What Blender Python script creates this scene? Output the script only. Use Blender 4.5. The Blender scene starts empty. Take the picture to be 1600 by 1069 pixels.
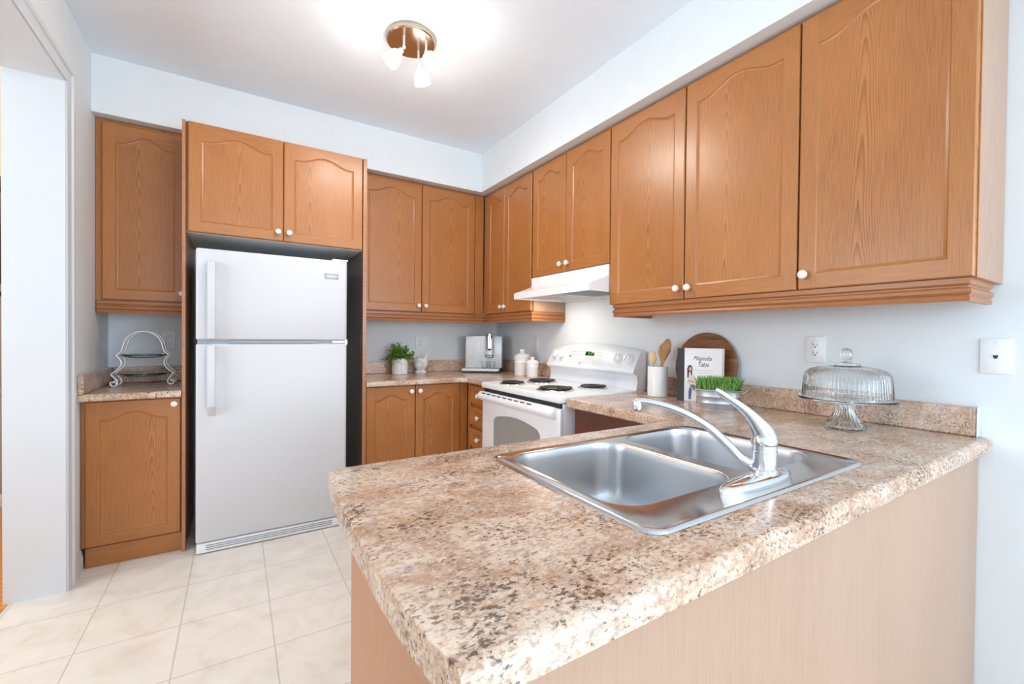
import bpy, bmesh, math, random
from mathutils import Vector, Matrix
PI = math.pi
random.seed(7)
SC = bpy.context.scene
COL = SC.collection

# ------------------------------------------------------------------ camera
cam_d = bpy.data.cameras.new('camera'); cam = bpy.data.objects.new('camera', cam_d); COL.objects.link(cam)
FPX = 683.416
cam_d.sensor_fit = 'HORIZONTAL'; cam_d.sensor_width = 36.0; cam_d.lens = 36.0 * FPX / 1600.0
cam_d.clip_start = 0.02; cam_d.clip_end = 60
yaw, pit, rol = math.radians(32.231), math.radians(-0.65), math.radians(0.542)
fw = Vector((math.sin(yaw) * math.cos(pit), math.cos(yaw) * math.cos(pit), math.sin(pit)))
rt = Vector((math.cos(yaw), -math.sin(yaw), 0)); up0 = rt.cross(fw)
R_ = rt * math.cos(rol) + up0 * math.sin(rol); U_ = -rt * math.sin(rol) + up0 * math.cos(rol)
mw = Matrix((R_, U_, -fw)).transposed().to_4x4(); mw.translation = Vector((-2.083, -3.583, 1.190))
cam.matrix_world = mw
SC.camera = cam

# ------------------------------------------------------------------ world, light, exposure
SC.view_settings.view_transform = 'Standard'; SC.view_settings.look = 'None'
SC.view_settings.gamma = 1.0; SC.view_settings.use_curve_mapping = False
SC.view_settings.exposure = 0.47
SC.cycles.max_bounces = 14; SC.cycles.diffuse_bounces = 8; SC.cycles.glossy_bounces = 6
SC.cycles.transmission_bounces = 12; SC.cycles.transparent_max_bounces = 12
SC.cycles.sample_clamp_indirect = 6.0
SC.cycles.caustics_reflective = False; SC.cycles.caustics_refractive = True
wd = bpy.data.worlds.new('daylight'); SC.world = wd; wd.use_nodes = True
wn = wd.node_tree.nodes; wn['Background'].inputs[0].default_value = (0.72, 0.86, 1.0, 1); wn['Background'].inputs[1].default_value = 1.5

def area(name, loc, target, sx, sy, power, color):
    d = bpy.data.lights.new(name, 'AREA'); d.shape = 'RECTANGLE'; d.size = sx; d.size_y = sy; d.energy = power; d.color = color
    o = bpy.data.objects.new(name, d); COL.objects.link(o); o.location = loc
    o.rotation_euler = (Vector(target) - Vector(loc)).to_track_quat('-Z', 'Y').to_euler()
    return o
# rear daylight by patio door and window; side, right and dining fills are added
YR = -8.8
area('patio_daylight', (-1.25, YR + .15, 1.25), (-1.25, 0, 1.9), 2.3, 2.0, 42, (0.80, 0.90, 1.0))
area('window_daylight', (-3.35, YR + .15, 1.55), (-2.6, 0, 1.9), 1.2, 1.2, 11, (0.80, 0.90, 1.0))
area('added_side_fill', (-4.35, -6.2, 1.55), (-1.0, -4.0, 1.7), 1.6, 1.3, 24, (0.81, 0.905, 1.0))  # added fill from the left, standing for an unseen window
area('added_right_fill', (-.10, -5.9, 1.55), (-2.6, -1.5, 1.3), 1.5, 1.4, 52, (0.81, 0.905, 1.0))  # added to brighten the refrigerator, left wall and floor; unseen source
area('added_dining_fill', (-4.42, -1.95, 1.55), (-1.0, -1.75, 1.1), 1.7, 1.4, 28, (0.81, 0.905, 1.0))  # cool fill added through the arch from an unseen source
def point(name, loc, power, color, radius=0.03):
    d = bpy.data.lights.new(name, 'POINT'); d.energy = power; d.color = color; d.shadow_soft_size = radius
    o = bpy.data.objects.new(name, d); COL.objects.link(o); o.location = loc
    return o
def spot(name, loc, d, power, color, angle, radius=0.03):
    l = bpy.data.lights.new(name, 'SPOT'); l.energy = power; l.color = color; l.shadow_soft_size = radius; l.spot_size = math.radians(angle); l.spot_blend = 0.9
    o = bpy.data.objects.new(name, l); COL.objects.link(o); o.location = loc; o.rotation_euler = Vector(d).to_track_quat('-Z', 'Y').to_euler()
    return o
LAMP = (1.0, 0.93, 0.84); LAMP_W = 10
point('hall_lamp', (-3.9, -0.3, 2.25), 16, (1.0, 0.72, 0.42), 0.06)

# ------------------------------------------------------------------ mesh builder
class B:
    def __init__(s, M=None):
        s.bm = bmesh.new(); s.M = M or Matrix.Identity(4); s.mi = 0
    def v(s, p): return s.bm.verts.new(s.M @ Vector(p))
    def f(s, vs, mi=None):
        try:
            fc = s.bm.faces.new(vs); fc.material_index = s.mi if mi is None else mi; return fc
        except ValueError: return None
    def poly(s, pts, mi=None): return s.f([s.v(p) for p in pts], mi)
    def box(s, x0, x1, y0, y1, z0, z1, bev=0.0, mi=None, seg=2):
        vs = [s.v((x, y, z)) for z in (z0, z1) for y in (y0, y1) for x in (x0, x1)]
        fs = [s.f([vs[i] for i in q], mi) for q in ((0, 2, 3, 1), (4, 5, 7, 6), (0, 1, 5, 4), (2, 6, 7, 3), (0, 4, 6, 2), (1, 3, 7, 5))]
        if bev > 0:
            es = list({e for f in fs for e in f.edges})
            r = bmesh.ops.bevel(s.bm, geom=es, offset=bev, segments=seg, affect='EDGES', profile=0.5)
            for f in r['faces']: f.material_index = s.mi if mi is None else mi
        return s
    def rings(s, rings, close=True, cap0=False, cap1=False, mi=None):
        rv = [[s.v(p) for p in r] for r in rings]
        for a, b in zip(rv, rv[1:]):
            n = len(a)
            for i in range(n if close else n - 1):
                j = (i + 1) % n; s.f([a[i], a[j], b[j], b[i]], mi)
        if cap0: s.f(list(reversed(rv[0])), mi)
        if cap1: s.f(rv[-1], mi)
        return rv
    def lathe(s, prof, seg=32, c=(0, 0, 0), axis=(0, 0, 1), mi=None, cap=True):
        q = Vector((0, 0, 1)).rotation_difference(Vector(axis).normalized()); c = Vector(c)
        rr = [[c + q @ Vector((r * math.cos(2 * PI * i / seg), r * math.sin(2 * PI * i / seg), z)) for i in range(seg)] for r, z in prof]
        s.rings(rr, True, cap and prof[0][0] > 1e-5, cap and prof[-1][0] > 1e-5, mi); return s
    def tube(s, pts, r, seg=8, mi=None, cap=True, flat=1.0, upv=None):
        pts = [Vector(p) for p in pts]; n = len(pts)
        if isinstance(r, (int, float)): r = [r] * n
        T = []
        for i in range(n):
            t = pts[min(i + 1, n - 1)] - pts[max(i - 1, 0)]; T.append(t.normalized())
        u = Vector(upv) if upv else (Vector((0, 0, 1)) if abs(T[0].z) < 0.9 else Vector((1, 0, 0)))
        rr = []
        for i in range(n):
            u = (u - T[i] * u.dot(T[i])).normalized(); w = T[i].cross(u)
            rr.append([pts[i] + (u * math.cos(2 * PI * k / seg) * flat + w * math.sin(2 * PI * k / seg)) * r[i] for k in range(seg)])
        s.rings(rr, True, cap, cap, mi); return s
    def prism(s, pts, d, mi=None, bev=0.0):
        """polygon pts (3D) pushed along vector d"""
        d = Vector(d); a = [s.v(p) for p in pts]; b = [s.v(Vector(p) + d) for p in pts]; n = len(pts)
        fs = [s.f(list(reversed(a)), mi), s.f(b, mi)]
        for i in range(n): fs.append(s.f([a[i], a[(i + 1) % n], b[(i + 1) % n], b[i]], mi))
        if bev > 0:
            es = list({e for f in fs if f for e in f.edges})
            bmesh.ops.bevel(s.bm, geom=es, offset=bev, segments=2, affect='EDGES', profile=0.5)
        return s
    def sphere(s, c, r, seg=16, mi=None, sc=(1, 1, 1)):
        n = seg // 2
        prof = [(max(1e-6, math.sin(PI * i / n)), -math.cos(PI * i / n)) for i in range(n + 1)]
        rr = [[(c[0] + r * sc[0] * p * math.cos(2 * PI * k / seg), c[1] + r * sc[1] * p * math.sin(2 * PI * k / seg), c[2] + r * sc[2] * z) for k in range(seg)] for p, z in prof]
        s.rings(rr, True, False, False, mi); return s
    def obj(s, name, mats, parent=None, smooth=35, loc=None, rot=None):
        bmesh.ops.remove_doubles(s.bm, verts=s.bm.verts, dist=1e-6)
        bmesh.ops.recalc_face_normals(s.bm, faces=s.bm.faces)
        me = bpy.data.meshes.new(name); s.bm.to_mesh(me); s.bm.free()
        for m in (mats if isinstance(mats, (list, tuple)) else [mats]): me.materials.append(m)
        if smooth:
            me.polygons.foreach_set('use_smooth', [True] * len(me.polygons)); me.set_sharp_from_angle(angle=math.radians(smooth))
        o = bpy.data.objects.new(name, me); COL.objects.link(o)
        if parent: o.parent = parent
        if loc: o.location = loc
        if rot: o.rotation_euler = rot
        return o
def tag(o, label, cat, group=None):
    o['label'] = label; o['category'] = cat
    if group: o['group'] = group
    return o
def thing(name, label, cat, loc=(0, 0, 0), rz=0.0, group=None):
    o = bpy.data.objects.new(name, None); COL.objects.link(o); o.empty_display_size = 0.05
    o.location = loc; o.rotation_euler = (0, 0, rz)
    return tag(o, label, cat, group)
def struct(name, b, m, **k):
    o = b.obj(name, m, **k); o['kind'] = 'structure'; return o
def copy_tree(o, parent=None):
    kids = list(o.children); c = o.copy(); COL.objects.link(c)
    if parent: c.parent = parent
    for ch in kids: copy_tree(ch, c)
    return c
def rrect(x0, x1, y0, y1, r, n=6):
    out = []
    for cx, cy, a in ((x1 - r, y1 - r, 0), (x0 + r, y1 - r, 90), (x0 + r, y0 + r, 180), (x1 - r, y0 + r, 270)):
        for i in range(n + 1):
            t = math.radians(a + 90 * i / n); out.append((cx + r * math.cos(t), cy + r * math.sin(t)))
    return out
def smooth_path(pts, n=6):
    P = [Vector(p) for p in pts]; out = []
    for i in range(len(P) - 1):
        p0, p1, p2, p3 = P[max(i - 1, 0)], P[i], P[i + 1], P[min(i + 2, len(P) - 1)]
        for k in range(n):
            t = k / n; out.append(0.5 * ((2 * p1) + (p2 - p0) * t + (2 * p0 - 5 * p1 + 4 * p2 - p3) * t * t + (3 * p1 - p0 - 3 * p2 + p3) * t ** 3))
    out.append(P[-1]); return out

# ------------------------------------------------------------------ materials
def new_mat(name):
    m = bpy.data.materials.new(name); m.use_nodes = True; nt = m.node_tree
    return m, nt, nt.nodes['Principled BSDF']
def setp(p, **k):
    for n, v in k.items():
        n = {'color': 'Base Color', 'rough': 'Roughness', 'metal': 'Metallic', 'spec': 'Specular IOR Level', 'coat': 'Coat Weight', 'coat_rough': 'Coat Roughness',
             'trans': 'Transmission Weight', 'ior': 'IOR', 'emit': 'Emission Color', 'emit_s': 'Emission Strength', 'aniso': 'Anisotropic'}[n]
        p.inputs[n].default_value = (*v, 1) if isinstance(v, tuple) else v
def N(nt, t, **k):
    n = nt.nodes.new(t)
    for a, b in k.items():
        if a.startswith('i_'):
            key = a[2:]; n.inputs[int(key) if key.isdigit() else key.replace('_', ' ')].default_value = b
        else: setattr(n, a, b)
    return n
def math_(nt, op, a, b=None, c=None):
    n = N(nt, 'ShaderNodeMath', operation=op)
    for i, x in enumerate((a, b, c)):
        if x is None: continue
        if isinstance(x, (int, float)): n.inputs[i].default_value = x
        else: nt.links.new(x, n.inputs[i])
    return n.outputs[0]
def ramp(nt, fac, stops, interp='LINEAR'):
    n = N(nt, 'ShaderNodeValToRGB'); n.color_ramp.interpolation = interp; e = n.color_ramp.elements
    while len(e) < len(stops): e.new(0.5)
    for el, (p, c) in zip(e, stops): el.position = p; el.color = (*c, 1)
    nt.links.new(fac, n.inputs[0]); return n.outputs[0]
def mixc(nt, fac, a, b, blend='MIX'):
    n = N(nt, 'ShaderNodeMix', data_type='RGBA', blend_type=blend)
    for s_, x in ((n.inputs[0], fac), (n.inputs[6], a), (n.inputs[7], b)):
        if isinstance(x, (int, float)): s_.default_value = x
        elif isinstance(x, tuple): s_.default_value = (*x, 1)
        else: nt.links.new(x, s_)
    return n.outputs[2]
def bump(nt, p, height, strength, dist):
    b = N(nt, 'ShaderNodeBump'); b.inputs['Strength'].default_value = strength; b.inputs['Distance'].default_value = dist
    nt.links.new(height, b.inputs['Height']); nt.links.new(b.outputs[0], p.inputs['Normal'])
def plain(name, color, rough=0.5, var=0.04, scale=30.0, bmp=0.0, **k):
    """one colour with a little procedural unevenness"""
    m, nt, p = new_mat(name); setp(p, color=color, rough=rough, **k)
    tc = N(nt, 'ShaderNodeTexCoord'); no = N(nt, 'ShaderNodeTexNoise'); no.inputs['Scale'].default_value = scale; no.inputs['Detail'].default_value = 4
    nt.links.new(tc.outputs['Object'], no.inputs['Vector'])
    d = tuple(c * (1 - var) for c in color); l = tuple(min(1, c * (1 + var)) for c in color)
    nt.links.new(ramp(nt, no.outputs[0], [(0.3, d), (0.7, l)]), p.inputs['Base Color'])
    if bmp: bump(nt, p, no.outputs[0], bmp, 0.002)
    return m
def oak(name, axis, light=(0.46, 0.182, 0.049), dark=(0.24, 0.077, 0.018), freq=105.0, rough=0.36, contrast=0.82):
    m, nt, p = new_mat(name); setp(p, rough=rough, coat=0.16, coat_rough=0.26)
    tc = N(nt, 'ShaderNodeTexCoord'); oi = N(nt, 'ShaderNodeObjectInfo'); sp = N(nt, 'ShaderNodeSeparateXYZ')
    nt.links.new(tc.outputs['Object'], sp.inputs[0])
    L, A, D = {'Z': (2, 0, 1), 'X': (0, 2, 1), 'Y': (1, 2, 0), 'ZY': (2, 1, 0)}[axis]
    L, A, D = sp.outputs[L], sp.outputs[A], sp.outputs[D]
    rnd = oi.outputs['Random']
    A2 = math_(nt, 'ADD', A, math_(nt, 'MULTIPLY_ADD', rnd, -0.20, -0.11))
    L2 = math_(nt, 'ADD', L, math_(nt, 'MULTIPLY', math_(nt, 'FRACT', math_(nt, 'MULTIPLY', rnd, 7.31)), 1.7))
    cv = N(nt, 'ShaderNodeCombineXYZ'); nt.links.new(math_(nt, 'MULTIPLY', A2, 5.0), cv.inputs[0]); nt.links.new(math_(nt, 'MULTIPLY', L2, 1.6), cv.inputs[1]); nt.links.new(math_(nt, 'MULTIPLY', rnd, 40.0), cv.inputs[2])
    wn_ = N(nt, 'ShaderNodeTexNoise'); wn_.inputs['Scale'].default_value = 1.0; wn_.inputs['Detail'].default_value = 2.0; nt.links.new(cv.outputs[0], wn_.inputs['Vector'])
    warp = math_(nt, 'SUBTRACT', wn_.outputs[0], 0.5)
    A3 = math_(nt, 'MULTIPLY_ADD', warp, 0.035, A2)
    lw = math_(nt, 'MULTIPLY_ADD', warp, 0.5, L2)
    A0 = A3; A3 = math_(nt, 'MULTIPLY', A0, math_(nt, 'MULTIPLY_ADD', math_(nt, 'ABSOLUTE', A0), 7.0, 1.0))
    r = math_(nt, 'MULTIPLY_ADD', lw, 8.0 / freq, math_(nt, 'SQRT', math_(nt, 'MULTIPLY_ADD', A3, A3, math_(nt, 'MULTIPLY_ADD', D, D, 0.00012))))
    # ring bands, sharper on one side
    ph = math_(nt, 'FRACT', math_(nt, 'MULTIPLY', r, freq))
    band = math_(nt, 'POWER', ph, 2.2)
    band = math_(nt, 'MULTIPLY', band, math_(nt, 'SUBTRACT', 1.0, math_(nt, 'POWER', ph, 14.0)))
    # fine pores
    pv = N(nt, 'ShaderNodeCombineXYZ'); nt.links.new(math_(nt, 'MULTIPLY', A, 420.0), pv.inputs[0]); nt.links.new(math_(nt, 'MULTIPLY', L, 9.0), pv.inputs[1]); nt.links.new(math_(nt, 'MULTIPLY', D, 420.0), pv.inputs[2])
    pn = N(nt, 'ShaderNodeTexNoise'); pn.inputs['Scale'].default_value = 1.0; pn.inputs['Detail'].default_value = 3.0; nt.links.new(pv.outputs[0], pn.inputs['Vector'])
    pore = math_(nt, 'MULTIPLY', math_(nt, 'SUBTRACT', pn.outputs[0], 0.5), 1.1)
    fac = math_(nt, 'ADD', math_(nt, 'MULTIPLY', band, contrast), pore)
    fac = math_(nt, 'ADD', fac, math_(nt, 'MULTIPLY', warp, 0.5))
    c = ramp(nt, fac, [(0.0, light), (0.75, dark)])
    nt.links.new(c, p.inputs['Base Color'])
    bump(nt, p, fac, -0.08, 0.001)
    return m
def laminate(name):
    m, nt, p = new_mat(name); setp(p, rough=0.24, coat=0.15, coat_rough=0.12, spec=0.5)
    tc = N(nt, 'ShaderNodeTexCoord'); mp = N(nt, 'ShaderNodeMapping'); mp.inputs['Scale'].default_value = (0.72, 1.15, 1.0)
    nt.links.new(tc.outputs['Object'], mp.inputs[0]); V = mp.outputs[0]
    def noise(sc, det, dist=0.0, off=0.0, rough=0.6):
        n = N(nt, 'ShaderNodeTexNoise'); n.inputs['Scale'].default_value = sc; n.inputs['Detail'].default_value = det; n.inputs['Distortion'].default_value = dist; n.inputs['Roughness'].default_value = rough
        a = N(nt, 'ShaderNodeVectorMath', operation='ADD'); a.inputs[1].default_value = (off, off * 0.7, off * 1.3); nt.links.new(V, a.inputs[0]); nt.links.new(a.outputs[0], n.inputs['Vector'])
        return n.outputs[0]
    base = ramp(nt, noise(8, 6, 0.5, 0, 0.66), [(0.32, (0.35, 0.195, 0.115)), (0.44, (0.54, 0.36, 0.245)), (0.55, (0.67, 0.51, 0.385)), (0.70, (0.76, 0.63, 0.52))])
    mot = noise(120, 4, 0.25, 3.1, 0.65)
    c = mixc(nt, math_(nt, 'MULTIPLY', ramp(nt, mot, [(0.40, (1, 1, 1)), (0.54, (0, 0, 0))]), 0.62), base, (0.30, 0.155, 0.09))
    oc = noise(19, 4, 0.4, 9.2, 0.65)
    c = mixc(nt, math_(nt, 'MULTIPLY', ramp(nt, oc, [(0.58, (0, 0, 0)), (0.70, (1, 1, 1))]), 0.6), c, (0.52, 0.24, 0.09))
    gr = noise(17, 6, 0.6, 15.7, 0.66)
    c = mixc(nt, math_(nt, 'MULTIPLY', ramp(nt, gr, [(0.55, (0, 0, 0)), (0.68, (1, 1, 1))]), 0.6), c, (0.42, 0.35, 0.34))
    cr = noise(140, 3, 0.2, 21.0, 0.6)
    c = mixc(nt, math_(nt, 'MULTIPLY', ramp(nt, cr, [(0.52, (0, 0, 0)), (0.68, (1, 1, 1))]), 0.62), c, (0.76, 0.63, 0.51))
    # dark flecks gathered in clusters
    cl = noise(9, 4, 0.5, 31.0, 0.65); fl = noise(150, 3, 0.25, 5.5, 0.62)
    thr = math_(nt, 'ADD', fl, math_(nt, 'MULTIPLY', math_(nt, 'SUBTRACT', cl, 0.5), 0.55))
    c = mixc(nt, math_(nt, 'MULTIPLY', ramp(nt, thr, [(0.565, (0, 0, 0)), (0.66, (1, 1, 1))]), 0.90), c, (0.085, 0.043, 0.032))
    nt.links.new(c, p.inputs['Base Color'])
    return m
def tiles(name):
    m, nt, p = new_mat(name); setp(p, rough=0.34, spec=0.4)
    tc = N(nt, 'ShaderNodeTexCoord'); sp = N(nt, 'ShaderNodeSeparateXYZ'); nt.links.new(tc.outputs['Object'], sp.inputs[0])
    def edge(o, off, size):
        fr = math_(nt, 'FRACT', math_(nt, 'DIVIDE', math_(nt, 'ADD', o, off), size))
        return math_(nt, 'MULTIPLY', math_(nt, 'MINIMUM', fr, math_(nt, 'SUBTRACT', 1.0, fr)), size)
    d = math_(nt, 'MINIMUM', edge(sp.outputs[0], 1.955, 0.3185), edge(sp.outputs[1], 1.70, 0.3345))
    no = N(nt, 'ShaderNodeTexNoise'); no.inputs['Scale'].default_value = 9; no.inputs['Detail'].default_value = 7; no.inputs['Distortion'].default_value = 0.7; nt.links.new(tc.outputs['Object'], no.inputs['Vector'])
    c = ramp(nt, no.outputs[0], [(0.28, (0.66, 0.60, 0.53)), (0.48, (0.735, 0.68, 0.61)), (0.7, (0.775, 0.73, 0.67))])
    g = ramp(nt, d, [(0.0012, (1, 1, 1)), (0.0028, (0, 0, 0))])
    nt.links.new(mixc(nt, g, c, (0.50, 0.44, 0.37)), p.inputs['Base Color'])
    bump(nt, p, ramp(nt, d, [(0.0, (0, 0, 0)), (0.004, (1, 1, 1))]), 0.3, 0.002)
    return m
def steel(name, color=(0.60, 0.61, 0.63), rough=0.22, axis=0, var=0.12):
    m, nt, p = new_mat(name); setp(p, color=color, metal=1.0, rough=rough)
    tc = N(nt, 'ShaderNodeTexCoord'); mp = N(nt, 'ShaderNodeMapping'); s = [110, 110, 110]; s[axis] = 3; mp.inputs['Scale'].default_value = s
    no = N(nt, 'ShaderNodeTexNoise'); no.inputs['Scale'].default_value = 1; no.inputs['Detail'].default_value = 3
    nt.links.new(tc.outputs['Object'], mp.inputs[0]); nt.links.new(mp.outputs[0], no.inputs['Vector'])
    nt.links.new(math_(nt, 'MULTIPLY_ADD', no.outputs[0], var, rough - var / 2), p.inputs['Roughness'])
    return m
def glass(name, color=(0.96, 0.985, 0.98), rough=0.0, ior=1.45):
    m, nt, p = new_mat(name); setp(p, color=color, trans=1.0, rough=rough, ior=ior)
    no = N(nt, 'ShaderNodeTexNoise'); no.inputs['Scale'].default_value = 30
    nt.links.new(math_(nt, 'MULTIPLY', no.outputs[0], rough + 0.01), p.inputs['Roughness'])
    return m
def emis(name, color, strength):
    m, nt, p = new_mat(name); setp(p, color=color, emit=color, emit_s=strength, rough=0.3); return m
def marble(name):
    m, nt, p = new_mat(name); setp(p, rough=0.3)
    tc = N(nt, 'ShaderNodeTexCoord'); w = N(nt, 'ShaderNodeTexWave', wave_type='BANDS', bands_direction='DIAGONAL'); w.inputs['Scale'].default_value = 4; w.inputs['Distortion'].default_value = 9; w.inputs['Detail'].default_value = 3
    nt.links.new(tc.outputs['Object'], w.inputs['Vector'])
    nt.links.new(ramp(nt, w.outputs[1], [(0.0, (0.58, 0.59, 0.64)), (0.16, (0.80, 0.79, 0.80)), (1.0, (0.86, 0.85, 0.84))]), p.inputs['Base Color'])
    return m
M_OAK = oak('oak_upright', 'Z'); M_OAKX = oak('oak_across', 'X'); M_OAKY = oak('oak_lengthwise', 'Y'); M_OAKS = oak('oak_side_sheen', 'ZY', light=(0.42, 0.255, 0.165), dark=(0.30, 0.165, 0.095), freq=120, contrast=0.35)  # M_OAKS is the same oak, greyed: window sheen put into its colour
M_OAKFINE = oak('oak_panel_sheen', 'Z', light=(0.42, 0.268, 0.182), dark=(0.31, 0.182, 0.115), freq=160, contrast=0.3)  # grey-pink of the window sheen mixed into the panel colour
M_OAKFINES = oak('oak_end_panel_fine', 'ZY', light=(0.44, 0.195, 0.085), dark=(0.29, 0.115, 0.045), freq=120, contrast=0.45)
M_OAKRAIL = oak('oak_moulding', 'X', light=(0.40, 0.155, 0.052), dark=(0.20, 0.068, 0.02), freq=80)
M_OAKRAILY = oak('oak_moulding_side', 'Y', light=(0.40, 0.155, 0.052), dark=(0.20, 0.068, 0.02), freq=80)
M_LAM = laminate('granite_look_laminate'); M_SEAM = plain('laminate_seam', (0.22, 0.15, 0.11), 0.4)
M_WALL = plain('pale_grey_paint', (0.74, 0.785, 0.81), 0.75, 0.012, 8); M_CEIL = plain('ceiling_paint', (0.80, 0.87, 0.94), 0.85, 0.01, 8)
M_TRIM = plain('white_trim_paint', (0.62, 0.655, 0.68), 0.35, 0.01, 6); M_TILE = tiles('beige_tile')
M_ENAMEL = plain('white_enamel', (0.84, 0.845, 0.85), 0.28, 0.008, 12, coat=0.2, coat_rough=0.1)
M_FRIDGE = plain('white_textured_enamel', (0.61, 0.62, 0.635), 0.42, 0.01, 300, bmp=0.02)
M_GREYPL = plain('grey_plastic', (0.30, 0.33, 0.37), 0.45); M_DARK = plain('dark_gap', (0.025, 0.024, 0.025), 0.6); M_BLACK = plain('black_plastic', (0.012, 0.012, 0.013), 0.35)
M_CHROME = steel('polished_chrome', (0.80, 0.82, 0.84), 0.06, 2, 0.03); M_STEEL = steel('brushed_steel', (0.62, 0.63, 0.645), 0.24, 0, 0.12); M_STEELV = steel('brushed_steel_upright', (0.60, 0.61, 0.625), 0.31, 2, 0.05)
M_RIMST = steel('polished_steel_rim', (0.62, 0.62, 0.63), 0.15, 0, 0.06)
M_NICKEL = steel('brushed_nickel', (0.62, 0.52, 0.42), 0.2, 0, 0.1); M_SILVER = plain('silver_plastic', (0.70, 0.72, 0.735), 0.35, metal=0.25)
M_CERAM = plain('white_ceramic', (0.84, 0.825, 0.80), 0.22, 0.01, 10); M_KNOB = plain('ivory_ceramic', (0.82, 0.79, 0.72), 0.2, 0.02, 60); M_PLATE = plain('white_cover_plate', (0.80, 0.82, 0.84), 0.4, 0.01, 20)
M_GLASS = glass('clear_glass'); M_GLASSG = glass('greenish_glass', (0.80, 0.90, 0.88)); M_WINDOW = plain('grey_oven_glass', (0.30, 0.29, 0.275), 0.12, 0.03, 10)
M_MARBLE = marble('grey_veined_marble'); M_SOIL = plain('dark_soil', (0.03, 0.02, 0.012), 0.9)
M_MELA = plain('pale_melamine', (0.60, 0.64, 0.66), 0.5); M_PANELIN = plain('dark_inner_face', (0.13, 0.085, 0.065), 0.4, 0.12, 60)  # M_PANELIN colours the panel face toward the refrigerator darker
M_GALV = plain('galvanised_zinc', (0.52, 0.56, 0.60), 0.38, 0.12, 25, metal=0.75)

# ------------------------------------------------------------------ the room
W = 2.745; HC = 2.697; ZS = 2.386; SO = 0.368
ZC = 0.874; ZB = 0.884
b = B(); b.box(-4.6, 0.15, YR - .1, 0.15, -0.06, 0.0); struct('floor', b, M_TILE, smooth=0)
b = B(); b.box(-4.6, 0.15, YR - .1, 0.95, HC, HC + 0.06); struct('ceiling', b, M_CEIL, smooth=0)
b = B(); b.box(-2.93, 0.15, 0.0, 0.12, 0, HC); struct('wall_back', b, M_WALL, smooth=0)
b = B(); b.box(0.0, 0.12, -5.1, 0.0, 0, HC); b.box(0.0, 0.12, YR - .1, -6.7, 0, HC); b.box(0.0, 0.12, -6.7, -5.1, 0, .85); b.box(0.0, 0.12, -6.7, -5.1, 2.25, HC); struct('wall_right', b, M_WALL, smooth=0)
b = B(); b.box(-W, -SO, -SO, -0.001, ZS, HC); b.box(-SO, -0.001, -4.2, -0.001, ZS, HC); struct('ceiling_bulkhead', b, M_WALL, smooth=0)
YJ, YJ2, ZJ = -0.800, -2.75, 2.342      # arch opening in the left wall
b = B(); b.box(-2.93, -W, YJ, 0.0, 0, HC); b.box(-2.93, -W, YJ2, YJ, ZJ, HC); b.box(-2.93, -W, -4.3, YJ2, 0, HC)
struct('wall_left', b, M_WALL, smooth=0)
b = B(); b.box(-4.6, -W, -4.42, -4.3, 0, HC); b.box(-4.6, -4.48, YR - .1, -7.1, 0, HC); b.box(-4.6, -4.48, -5.3, -4.3, 0, HC); b.box(-4.6, -4.48, -7.1, -5.3, 0, 0.85); b.box(-4.6, -4.48, -7.1, -5.3, 2.25, HC)
struct('wall_left_breakfast', b, M_WALL, smooth=0)
b = B()
for x0, x1, z0, z1 in ((-4.6, -4.0, 0, HC), (-4.0, -2.7, 0, 0.9), (-4.0, -2.7, 2.2, HC), (-2.7, -2.45, 0, HC), (-2.45, -0.05, 2.3, HC), (-0.05, 0.15, 0, HC)):
    b.box(x0, x1, YR - .1, YR + .02, z0, z1)
struct('wall_rear', b, M_WALL, smooth=0)
def winframe(name, x0, x1, z0, z1, mull):
    b = B(); t = 0.06
    b.box(x0, x0 + t, YR - .07, YR + .01, z0, z1); b.box(x1 - t, x1, YR - .07, YR + .01, z0, z1); b.box(x0, x1, YR - .07, YR + .01, z1 - t, z1); b.box(x0, x1, YR - .07, YR + .01, z0, z0 + t)
    for m in mull: b.box(m - t / 2, m + t / 2, YR - .065, YR + .005, z0, z1)
    struct(name, b, M_TRIM)
winframe('window_1', -4.0, -2.7, 0.9, 2.2, (-3.35,)); winframe('door_1', -2.45, -0.05, 0.0, 2.3, (-1.25,))
# arch: jamb lining and casing with a moulded edge
b = B(); t = 0.012
b.box(-2.94, -W + 0.004, YJ - t, YJ - 0.0005, 0, ZJ); b.box(-2.94, -W + 0.004, YJ2 + 0.0005, YJ2 + t, 0, ZJ - t); b.box(-2.94, -W + 0.004, YJ2, YJ, ZJ - t, ZJ - 0.0005)
struct('trim_1', b, M_TRIM)
prof = [(0, 0), (0, .010), (.012, .013), (.045, .013), (.052, .020), (.068, .022), (.076, .017), (.078, 0)]   # distance from the opening, projection
b = B(); rr = []
for (y, z, dy, dz) in ((YJ - .008, 0, 1, 0), (YJ - .008, ZJ - .008, 1, 1), (YJ2 + .008, ZJ - .008, -1, 1), (YJ2 + .008, 0, -1, 0)):
    rr.append([(-W + p_ + 0.0006, y + dy * o, z + dz * o) for o, p_ in prof])
b.rings(rr, False, True, True); struct('trim_2', b, M_TRIM)
def baseboard(name, pts, h=0.105):
    pf = [(0, 0), (.016, 0), (.016, .07), (.011, .082), (.011, .092), (.005, .105), (0, .105)]
    b = B(); d = (Vector(pts[1]) - Vector(pts[0])).normalized(); n = Vector((d.y, -d.x))
    b.rings([[(p[0] + n.x * o, p[1] + n.y * o, z) for o, z in pf] for p in pts], True, True, True); struct(name, b, M_TRIM)
baseboard('baseboard_left', [(-W, -0.722), (-W, -0.602)])
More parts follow.
